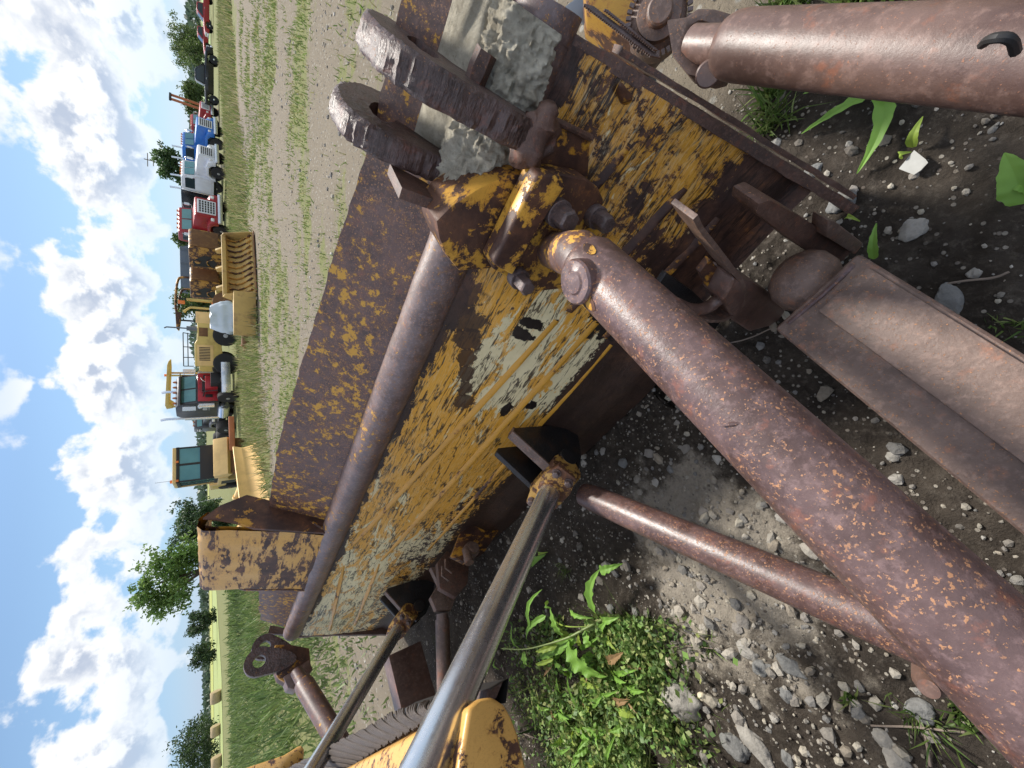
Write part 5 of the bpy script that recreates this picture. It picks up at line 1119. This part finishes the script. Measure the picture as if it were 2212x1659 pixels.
m_ = MB(); m_.lathe((1.7, -.85, .5), (0, 1, 0), [(0, .2), (.02, .5), (1.7, .5), (1.72, .2)], 24); m_.build('drum', M['v_rustplate'], t)
q0, q1 = GP(583, 1085), GP(556, 962); hd = math.atan2(q1.y-q0.y, q1.x-q0.x); wd = (q1-q0).length
t = thing('push_blade', 'bright cream push blade with its linkage, just beyond the brown blade top', 'blade', (q0.x, q0.y, 0), hd)
CC = M['v_cream2']; m_ = MB(); m_.px([(.0, .0), (.16, .25), (.20, .5), (.10, .78), (.16, .80), (.28, .52), (.26, .22), (.12, 0)], 0, wd+.3); m_.build('mouldboard', CC, t, bevel=.01)
for x_ in (.25, wd*.5, wd-.3): m_ = MB(); m_.px([(.2, .6), (.5, .75), (.8, .5), (.8, .3), (.25, .15)], x_, x_+.06); m_.build('blade_rib', CC, t, bevel=.005)
for x_ in (.3, wd*.55): m_ = MB(); m_.tube([(x_+.1, .35, .55), (x_+.35, 1.3, .75)], .09, 12); m_.lathe((x_+.35, 1.3, .75), (.25, .95, .2), [(0, .12), (.1, .12)], 12); m_.build('tilt_cylinder', CC, t)
m_ = MB(); m_.box(.3, wd-.2, .7, .85, .35, .5); m_.box(.5, .65, .8, 2.2, .35, .5); m_.box(wd-.6, wd-.45, .8, 2.2, .35, .5); m_.build('push_frame', CC, t, bevel=.02)
# white tank rack behind
p = GP(500, 1085); t = thing('pipe_rack', 'small white pipe rack behind the cream machine', 'rack', (p.x*1.6, p.y*1.6, 0), 0)
B(t, 'rail', M['v_white'], (-1.2, .8, -.05, .05, 1.5, 1.6), (-1.2, .8, -.05, .05, 1.0, 1.1), bevel=0); B(t, 'post', M['v_white'], (-1.2, -1.1, -.05, .05, 0, 2.2), (.7, .8, -.05, .05, 0, 2.2), (-.3, -.2, -.05, .05, 0, 1.6), bevel=0)

# ------------------------------------------------------------------ stones
def pebbles(name, x, y, s, cols, mat, lab, nobj=None):
    ico = bmesh.new(); bmesh.ops.create_icosphere(ico, subdivisions=1, radius=1); bv = np.array([v.co[:] for v in ico.verts]); bf = np.array([[v.index for v in f.verts] for f in ico.faces]); ico.free()
    n = len(x); nvv = len(bv); sc = s[:, None]*RNG.uniform(.6, 1.25, (n, 3))*np.array([1, 1, .7]); a_ = RNG.uniform(0, 2*np.pi, n)
    v = bv[None]*sc[:, None, :]*(1+RNG.normal(size=(n, nvv, 1))*.14); c_, s_ = np.cos(a_)[:, None], np.sin(a_)[:, None]
    vx = v[:, :, 0]*c_-v[:, :, 1]*s_+x[:, None]; vy = v[:, :, 0]*s_+v[:, :, 1]*c_+y[:, None]; vz = v[:, :, 2]+(gz(x, y)+s*.22)[:, None]
    vv = np.stack([vx, vy, vz], 2).reshape(-1, 3); f = (bf[None]+(np.arange(n)*nvv)[:, None, None]).reshape(-1, 3)
    me = bpy.data.meshes.new(name); me.from_pydata(vv.tolist(), [], f.tolist()); cc = np.repeat(np.concatenate([cols, np.ones((n, 1))], 1)[:, None], nvv, 1).reshape(-1, 4)
    at_ = me.color_attributes.new('col', 'FLOAT_COLOR', 'POINT'); at_.data.foreach_set('color', cc.ravel().astype(np.float32)); me.materials.append(mat)
    o = bpy.data.objects.new(name, me); COL.objects.link(o); tag(o, lab, 'pebbles', kind='stuff'); return o
def polar(n, rmax, cx=-.2, cy=.8):
    q = RNG.uniform(0, 2*np.pi, n); r = rmax*np.sqrt(RNG.random(n)); return cx+r*np.cos(q), cy+r*np.sin(q)
PC = [(.36, .33, .28), (.22, .20, .18), (.14, .14, .14), (.42, .38, .30), (.24, .20, .15), (.46, .44, .40), (.09, .08, .07), (.12, .10, .08)]
x, y = polar(26000, 2.8); s = .0022*np.exp(RNG.exponential(.55, len(x))); s = np.clip(s, .002, .020); cl = fbm(x, y, 2.2, 3, 30); k = RNG.random(len(x)) < .35+.9*cl; x, y, s = x[k], y[k], s[k]
pebbles('pebbles', x, y, s, mixcol(len(x), PC), M['peb'], 'small pale pebbles scattered over the dark soil round the bulldozer')
x = RNG.uniform(-9, 16, 20000); y = RNG.uniform(2.2, 18, 20000); k = RNG.random(20000) < (1-masks(x, y)[0])*np.clip(5/y, 0, 1); x, y = x[k], y[k]
pebbles('yard_gravel', x, y, np.clip(.007*np.exp(RNG.exponential(.5, len(x))), 0, .04), mixcol(len(x), PC), M['peb'], 'loose gravel of the pale yard')
x = RNG.normal(-.85, .42, 900); y = RNG.normal(.62, .38, 900); s = np.clip(.006*np.exp(RNG.exponential(.5, 900)), 0, .028)
pebbles('loose_rubble', x, y, s, mixcol(900, PC[:5]), M['peb'], 'coarse broken gravel over the pale soil patch')
def rock(X, Y, r, mat, lab, sx=1., sy=1., sz=.6, seed=0, rz=0., rough=.28, name='rock'):
    bm = bmesh.new(); bmesh.ops.create_icosphere(bm, subdivisions=4, radius=1)
    for v in bm.verts:
        c = v.co.copy(); q = c*1.1+Vector((seed*3.1, seed, 0)); n_ = mnoise.noise(q)*.9+mnoise.noise(q*2.7)*.4+mnoise.noise(q*7)*.16
        v.co = c*(1+n_*rough*1.3); 
        if rough > .15:
            for pl in range(5):
                nn = Vector((math.sin(seed*7+pl*2.4), math.cos(seed*5+pl*1.7), math.sin(pl*3.1+seed)*.8)).normalized(); d = v.co.dot(nn)
                if d > .80: v.co -= nn*(d-.80)*.9
        v.co = Vector((v.co.x*sx, v.co.y*sy, v.co.z*sz))*r
    me = bpy.data.meshes.new(name); bm.to_mesh(me); bm.free(); me.materials.append(mat)
    for p in me.polygons: p.use_smooth = True
    p = GP(X, Y); o = bpy.data.objects.new(name, me); COL.objects.link(o); o.location = (p.x, p.y, float(gz(p.x, p.y)[0])+r*sz*.12); o.rotation_euler = (0, 0, rz); o.scale = (.82, .82, .82); tag(o, lab, 'rock'); return o
Z3 = lambda a, b_: (1036.8+.3229*a, 1123.2+.3229*b_)
Z4 = lambda a, b_: (1555.2+.4268*a, 950.4+.4268*b_)
rock(*Z3(1340, 1205), .098, M['rock'], 'largest pale rough rock lying left of the dark pipes, below the cream pebble', 1.0, 1.15, .7, 1, .3)
rock(*Z3(1280, 948), .030, M['creamrock'], 'smooth cream oval pebble beside the large pale rock', 1, 1.1, .8, 2, 0, .06)
rock(*Z3(1490, 1180), .020, M['creamrock'], 'small cream stone touching the right side of the large pale rock', 1, 1.4, .8, 3, .4, .1)
rock(*Z3(1770, 890), .042, M['rock'], 'buff angular stone upper right of the large pale rock', .8, 1.3, .6, 4, -.5)
rock(*Z3(1580, 1232), .018, M['rock'], 'little flat white stone just right of the large pale rock', 1, 1.2, .5, 5, .2, .15)
rock(*Z4(205, 1160), .040, M['rock2'], 'blue grey angular stone, left one of a close pair under the pipes', .9, 1.3, .6, 6, .6)
rock(*Z4(355, 1150), .045, M['rock2'], 'blue grey angular stone, right one of a close pair under the pipes', .8, 1.4, .55, 7, -.3)
rock(*Z4(335, 1290), .030, M['rock2'], 'small grey stone below the blue grey pair', 1, 1, .6, 8, .2)
rock(*Z4(170, 1550), .062, M['rock'], 'broad grey stone near the bottom edge under the long brace', .8, 1.6, .5, 9, -.6)
rock(*Z4(1010, 1380), .038, M['rock2'], 'rough grey stone under the knob of the diagonal pipe', 1, 1.1, .6, 10, .4)
rock(*Z4(825, 1530), .036, M['rock'], 'brownish stone close to the bottom right twigs', 1, 1, .7, 11, 0)
rock(*Z4(900, 1640), .050, M['rock'], 'pale stone cut by the bottom edge below the brownish stone', 1.3, .8, .5, 12, .3)
rock(*Z4(895, 200), .022, M['rock'], 'tan stone in the gap between the long brace and the square arm', 1, 1, .7, 13, 0)
rock(1240, 1385, .028, M['rock'], 'pale stone at the foot of the weeds beside the thick lift rod', 1, 1.3, .6, 14, .5); rock(1385, 1345, .034, M['rock'], 'narrow white stone left of the diagonal pipe', .6, 1.5, .6, 15, .3)
rock(1318, 1315, .030, M['rock2'], 'dark stone with a sprig of green near the rod clamp', 1, 1, .6, 16, .1)
rock(1815, 435, .040, M['rock2'], 'grey blue stone right of the blade end plate tip', 1, 1.2, .6, 17, .4); rock(1972, 492, .036, M['rock'], 'grey broken stone at the far right among pebbles', 1, 1.2, .6, 18, .8)
rock(2105, 590, .020, M['rock'], 'small white stone right of the square arm', 1, 1, .7, 19, 0); rock(1755, 372, .034, M['rock2'], 'grey stone beside the curved leaf tip', 1, 1.2, .6, 20, 1.); rock(2050, 650, .045, M['rock2'], 'flat blue grey slab next to the square arm', 1.5, .7, .35, 21, .2)
for X, Y, r, sd_, l_ in ((1690, 1120, .026, 31, 'grey stone hugging the upper side of the diagonal pipe'), (1345, 1000, .03, 32, 'grey stone in the shade between rod clamp and brace'), (1300, 975, .022, 33, 'small pale stone in the shade right of the rod clamp'), (1445, 1015, .024, 34, 'rounded stone in the shade under the brace'), (1630, 1520, .022, 35, 'buff stone right of the blue grey pair'), (1585, 1612, .055, 36, 'large buried grey stone at the bottom edge'), (1930, 985, .018, 37, 'small stone in the dark gap under the square arm'), (1700, 1640, .03, 38, 'tan stone at the bottom edge between two grey ones')):
    rock(X, Y, r, M['rock' if sd_ % 2 else 'rock2'], l_, 1, 1.2, .6, sd_, sd_*.7)
# ------------------------------------------------------------------ broad leaved plants
def leaf(parent, base, tip, w, mat, arch=.03, wavy=.12, name='leaf', side=None, curl=0, n=22, taper=.5, fold=.25):
    b_, t_ = Vector(base), Vector(tip); ax_ = t_-b_; Ln = ax_.length; u_ = ax_.normalized(); up = Vector((0, 0, 1)); s_ = u_.cross(up)
    s_ = s_.normalized() if s_.length > .05 else Vector((1, 0, 0)); nn = s_.cross(u_).normalized(); rws = []
    sd = random.random()*9
    for i in range(n+1):
        q = i/n; c = b_+ax_*q+nn*arch*math.sin(math.pi*q)+s_*curl*math.sin(math.pi*q); prof = (math.sin(math.pi*q**taper)**.8)*(1-.15*q)
        wv = w*.5*prof*(1+wavy*math.sin(q*21+sd)+wavy*.5*math.sin(q*47+sd*2))+.0012
        r_ = []
        for k in (-1, -.66, -.33, -.05, .05, .33, .66, 1):
            r_.append(c+s_*wv*k*(1+wavy*.7*math.sin(q*33+k*2+sd))+nn*(abs(k)*wv*fold-(.0015 if abs(k) < .1 else 0)+wv*wavy*1.6*abs(k)*math.sin(q*26+k*3+sd)))
        rws.append(r_)
    mb = MB(); mb.grid(rws); return mb.build(name, mat, parent, ang=80)
def pth(X, Y, z): p = onz(X, Y, z); return Vector((p[0], p[1], p[2]))
def local(par, v): return Vector(v)-par.location
p0 = GP(*Z3(760, 900)); dk = thing('dock_plant', 'dock weed with long wavy leaves in the sunny gap between lift rod and pipe', 'weed', (p0.x, p0.y, 0))
def dl(b_, bz, t_, tz, w, mat='dock', **k): leaf(dk, local(dk, pth(*Z3(*b_), bz)), local(dk, pth(*Z3(*t_), tz)), w, M[mat], **k)
sp = [local(dk, pth(*Z3(a_, b_), z_)) for a_, b_, z_ in ((830, 660, .05), (700, 730, .12), (590, 790, .16), (440, 835, .20), (300, 870, .24), (140, 860, .28))]
mb = MB(); mb.tube(smooth(sp), [.008-.005*i/20 for i in range(len(smooth(sp)))], 8); mb.build('stem', M['stem'], dk)
dl((765, 620), .10, (800, 330), .16, .062, arch=.02, curl=-.03); dl((800, 340), .16, (955, 290), .12, .042, arch=.02, taper=.4)
dl((335, 730), .22, (415, 465), .24, .030, arch=.02, curl=-.04); dl((545, 770), .17, (470, 590), .20, .055, arch=.02, curl=.01); dl((440, 640), .2, (310, 800), .2, .03, curl=.02)
dl((575, 830), .15, (850, 1050), .10, .100, arch=.02, curl=.028, wavy=.16); dl((600, 600), .12, (750, 655), .12, .03); dl((815, 665), .06, (930, 650), .08, .045)
dl((590, 800), .14, (400, 930), .12, .06); dl((280, 870), .22, (215, 700), .25, .022, curl=-.01); dl((300, 880), .2, (350, 980), .16, .04, 'dock'); dl((520, 830), .16, (370, 880), .2, .03, 'leafy'); dl((700, 740), .10, (790, 850), .07, .05); dl((640, 760), .12, (590, 900), .08, .045)
dl((460, 550), .1, (480, 590), .12, .03); dl((490, 930), .18, (370, 960), .14, .02, 'leafy'); dl((930, 890), .03, (1140, 990), .03, .030, 'brownleaf', curl=.012); dl((510, 680), .12, (715, 712), .16, .006, 'leafy', wavy=0)
dl((940, 1180), .05, (1040, 1320), .09, .088, 'leafy', taper=.62, wavy=.03); dl((870, 1190), .04, (935, 1200), .06, .035, 'leafy', wavy=.03); dl((380, 1230), .06, (500, 1260), .06, .028); dl((850, 1640), .02, (905, 1440), .12, .028); dl((720, 1620), .03, (800, 1610), .06, .03, 'leafy'); dl((640, 1410), .04, (900, 1400), .05, .05, 'dock')
dl((820, 740), .05, (860, 660), .08, .035); dl((230, 1080), .02, (215, 1030), .03, .02); dl((105, 930), .02, (130, 1000), .03, .03); dl((340, 290), .02, (440, 230), .03, .05, 'dock', wavy=.02); dl((390, 215), .02, (455, 215), .03, .022, 'leafy', wavy=.02)
random.seed(12)
for k in range(60):
    bx_ = random.uniform(480, 1000); by_ = random.uniform(700, 1560); q = random.uniform(0, 6.28); l_ = random.uniform(70, 170)
    dl((bx_, by_), random.uniform(.03, .07), (bx_+math.cos(q)*l_, by_+math.sin(q)*l_), random.uniform(.05, .13), random.uniform(.014, .05), 'dock' if k % 4 else ('leafy' if k % 8 else 'brownleaf'), arch=.015, curl=random.uniform(-.01, .01))
# clover and chickweed mat under the dock
n = 15000; u_ = RNG.random(n); v_ = RNG.random(n); A_ = 330+1000*v_; xx = []; 
px_ = np.where(RNG.random(n) < .75, RNG.normal(820, 250, n), RNG.normal(1030, 120, n)); py_ = RNG.uniform(640, 1720, n); px_ += (py_-1200)*.18
pts = np.array([onz(*Z3(a_, b_), 0)[:2] for a_, b_ in zip(px_, py_)]); cl = fbm(pts[:, 0], pts[:, 1], 7, 3, 40); k = (RNG.random(n) < sm(cl, .28, .50)) & (px_ > 200); pts = pts[k]; n = len(pts)
P = np.column_stack([pts, gz(pts[:, 0], pts[:, 1])+RNG.random(n)**1.3*.10]); D = RNG.normal(size=(n, 3)); D[:, 2] = np.abs(D[:, 2])*.35; D /= np.linalg.norm(D, axis=1)[:, None]
leafmesh('clover_mat', P, D, RNG.uniform(.010, .026, n), RNG.uniform(.015, .038, n), mixcol(n, [(.11, .22, .05), (.21, .36, .09), (.32, .44, .14), (.15, .24, .10), (.38, .40, .15)]), M['veg'], bend=.15, quads=True); tag(bpy.data.objects['clover_mat'], 'mat of tiny round clover leaves under the dock weed', 'ground cover', kind='stuff')
n2 = 5000; i = RNG.integers(0, n, n2); P2 = P[i].copy(); P2[:, 2] = gz(P2[:, 0], P2[:, 1]); 
leafmesh('fine_grass', P2, updirs(n2, .8), .0028, RNG.uniform(.03, .16, n2), mixcol(n2, GREENS), M['veg'], bend=.5); tag(bpy.data.objects['fine_grass'], 'fine grass threads among the clover', 'grass', kind='stuff')
# grass tufts and dandelion on the right
def tuft(X, Y, nb_, h, sp_, lab, cs=GREENS, wd_=.006, name='grass_tuft'):
    p = GP(X, Y); t = thing(name, lab, 'grass tuft', (p.x, p.y, float(gz(p.x, p.y)[0]))); P = np.column_stack([RNG.normal(0, sp_*.35, nb_), RNG.normal(0, sp_*.35, nb_), np.zeros(nb_)]); D = updirs(nb_, .8)
    leafmesh('blades', P, D, wd_, RNG.uniform(.4, 1.1, nb_)*h, mixcol(nb_, cs), M['veg'], parent=t, bend=.5); return t
tuft(1668, 262, 90, .13, .07, 'wispy green tuft just right of the blade end plate'); tuft(1660, 205, 60, .14, .06, 'green tuft beside the brown pipe arm, above the wispy one', wd_=.010)
tuft(1700, 20, 110, .16, .09, 'lush grass behind the pipe arm, nearest the yoke', wd_=.012); tuft(1850, 8, 110, .15, .09, 'lush grass behind the middle of the pipe arm', wd_=.012); tuft(2000, 5, 90, .15, .09, 'lush grass behind the pipe arm, nearest the right edge', wd_=.012)
tuft(2190, 700, 26, .05, .05, 'thin seedlings right of the square arm near the edge', wd_=.005); tuft(1735, 655+60, 10, .03, .02, 'tiny sprig by the square arm', wd_=.004)
tuft(1985, 1560, 50, .09, .07, 'thin grass under the long brace at the bottom edge', wd_=.005); tuft(2090, 1555, 40, .07, .05, 'small green sprig near the twigs, bottom right', wd_=.012); tuft(1840, 1510, 16, .05, .03, 'small green sprig left of the grey knob stone', wd_=.010)
tuft(1220, 1230, 60, .06, .05, 'feathery sprig near the thick lift rod', wd_=.003); tuft(1525, 1400, 14, .06, .03, 'lone grass blades right of the weeds', wd_=.008); tuft(1245, 1330, 40, .05, .06, 'sparse shoots between the lift rod and the dock weed', wd_=.003)
p0 = GP(1903, 187); dn = thing('dandelion', 'dandelion with long toothed leaves spread on the ground beside the pipe arm', 'weed', (p0.x, p0.y, 0))
def dnl(t_, tz, w, **k): leaf(dn, local(dn, pth(1903, 187, .03)), local(dn, pth(1382.4+.375*t_[0], .375*t_[1], tz)), w, M['dock'], arch=.03, **k)
dnl((940, 540), .06, .045, curl=.01); dnl((930, 770), .03, .030, curl=-.01); dnl((1250, 1000), .02, .050, curl=-.035, wavy=.08); dnl((1560, 560), .05, .045); dnl((1000, 430), .08, .04, curl=.02); dnl((1460, 380), .06, .04)
p0 = GP(1975, 290); sd2 = thing('seedling', 'small pale seedling with one upright leaf below the dandelion', 'weed', (p0.x, p0.y, 0))
for a_, b_, c2, d2, w in (((1570, 850), (1620, 680), .02, .05, .028), ((1530, 900), (1560, 860), .01, .02, .018), ((1560, 620), (1580, 590), .02, .03, .018))[0:0]: pass
leaf(sd2, local(sd2, pth(1382.4+.375*1568, .375*850, .01)), local(sd2, pth(1382.4+.375*1630, .375*670, .05)), .026, M['leafy'], wavy=.04); leaf(sd2, local(sd2, pth(1382.4+.375*1515, .375*905, .01)), local(sd2, pth(1382.4+.375*1565, .375*875, .02)), .018, M['leafy'], wavy=.04)
p0 = GP(2190, 400); sd3 = thing('broadleaf_weed', 'broad rounded green leaves at the right edge of the picture', 'weed', (p0.x, p0.y, 0))
leaf(sd3, local(sd3, pth(2212, 440, .02)), local(sd3, pth(2170, 330, .06)), .075, M['dock'], wavy=.05, taper=.6); leaf(sd3, local(sd3, pth(2225, 405, .02)), local(sd3, pth(2155, 400, .04)), .045, M['dock'], wavy=.05, taper=.6)
p0 = GP(1505+375, 480); sd4 = thing('seedling', 'tiny two-leaved seedling right of the blade end plate tip', 'weed', (p0.x, p0.y, 0))
leaf(sd4, local(sd4, pth(1888, 560, .01)), local(sd4, pth(1893, 482, .04)), .024, M['dock'], wavy=.06); leaf(sd4, local(sd4, pth(1828, 470, .01)), local(sd4, pth(1858, 478, .02)), .014, M['leafy'], wavy=.03)
# twigs
def twig(pts, r, lab):
    p0 = Vector(GP(*pts[0][:2])); t = thing('twig', lab, 'twig', tuple(p0)); P = [Vector((GP(X, Y).x, GP(X, Y).y, float(gz(GP(X, Y).x, GP(X, Y).y)[0])+.008+z_))-p0 for X, Y, z_ in pts]
    mb = MB(); mb.tube(smooth(P), r, 6); mb.build('stick', M['wood'], t, jit=.002, jsc=30)
twig([(2047, 612, 0), (2100, 605, .01), (2150, 603, .005), (2180, 590, 0)], .003, 'pale crooked twig right of the square arm')
twig([(1882, 1570, 0), (1960, 1568, .01), (2085, 1585, 0)], .003, 'long thin twig near the bottom right edge'); twig([(1985, 1560, 0), (2000, 1600, .01), (2010, 1655, 0)], .004, 'short thick twig crossing down to the bottom edge')
twig([(1380, 1372, 0), (1420, 1350, .01), (1440, 1330, .005)], .0018, 'dry straw on the sunny dirt'); twig([(1435, 1400, 0), (1480, 1392, .01), (1540, 1400, .005)], .0018, 'curved dry root thread beside the weeds'); twig([(1575, 742, 0), (1620, 732, .008), (1668, 708, .0)], .0025, 'thin root in the shade beside the square arm')
twig([(1130, 1585, 0), (1180, 1600, .01), (1215, 1590, .01), (1240, 1620, 0)], .003, 'bare twig between the nose guard and the weeds')
t = thing('paper_scrap', 'torn scrap of grey-white paper on the soil near the dandelion', 'litter', tuple(GP(1975, 350)))
P_ = [local(t, pth(X, Y, z_)) for X, Y, z_ in ((1942, 365, .015), (1975, 325, .02), (2000, 345, .03), (2005, 352, .012), (1990, 368, .02), (1975, 378, .012))]
mb = MB(); mb.add(P_, [tuple(range(6))]); mb.add([p_+Vector((0, 0, .003)) for p_ in P_], [tuple(range(6))[::-1]]); mb.build('paper', plain('dirty_paper', (.36, .36, .34), .7, 0, .3, 30), t)
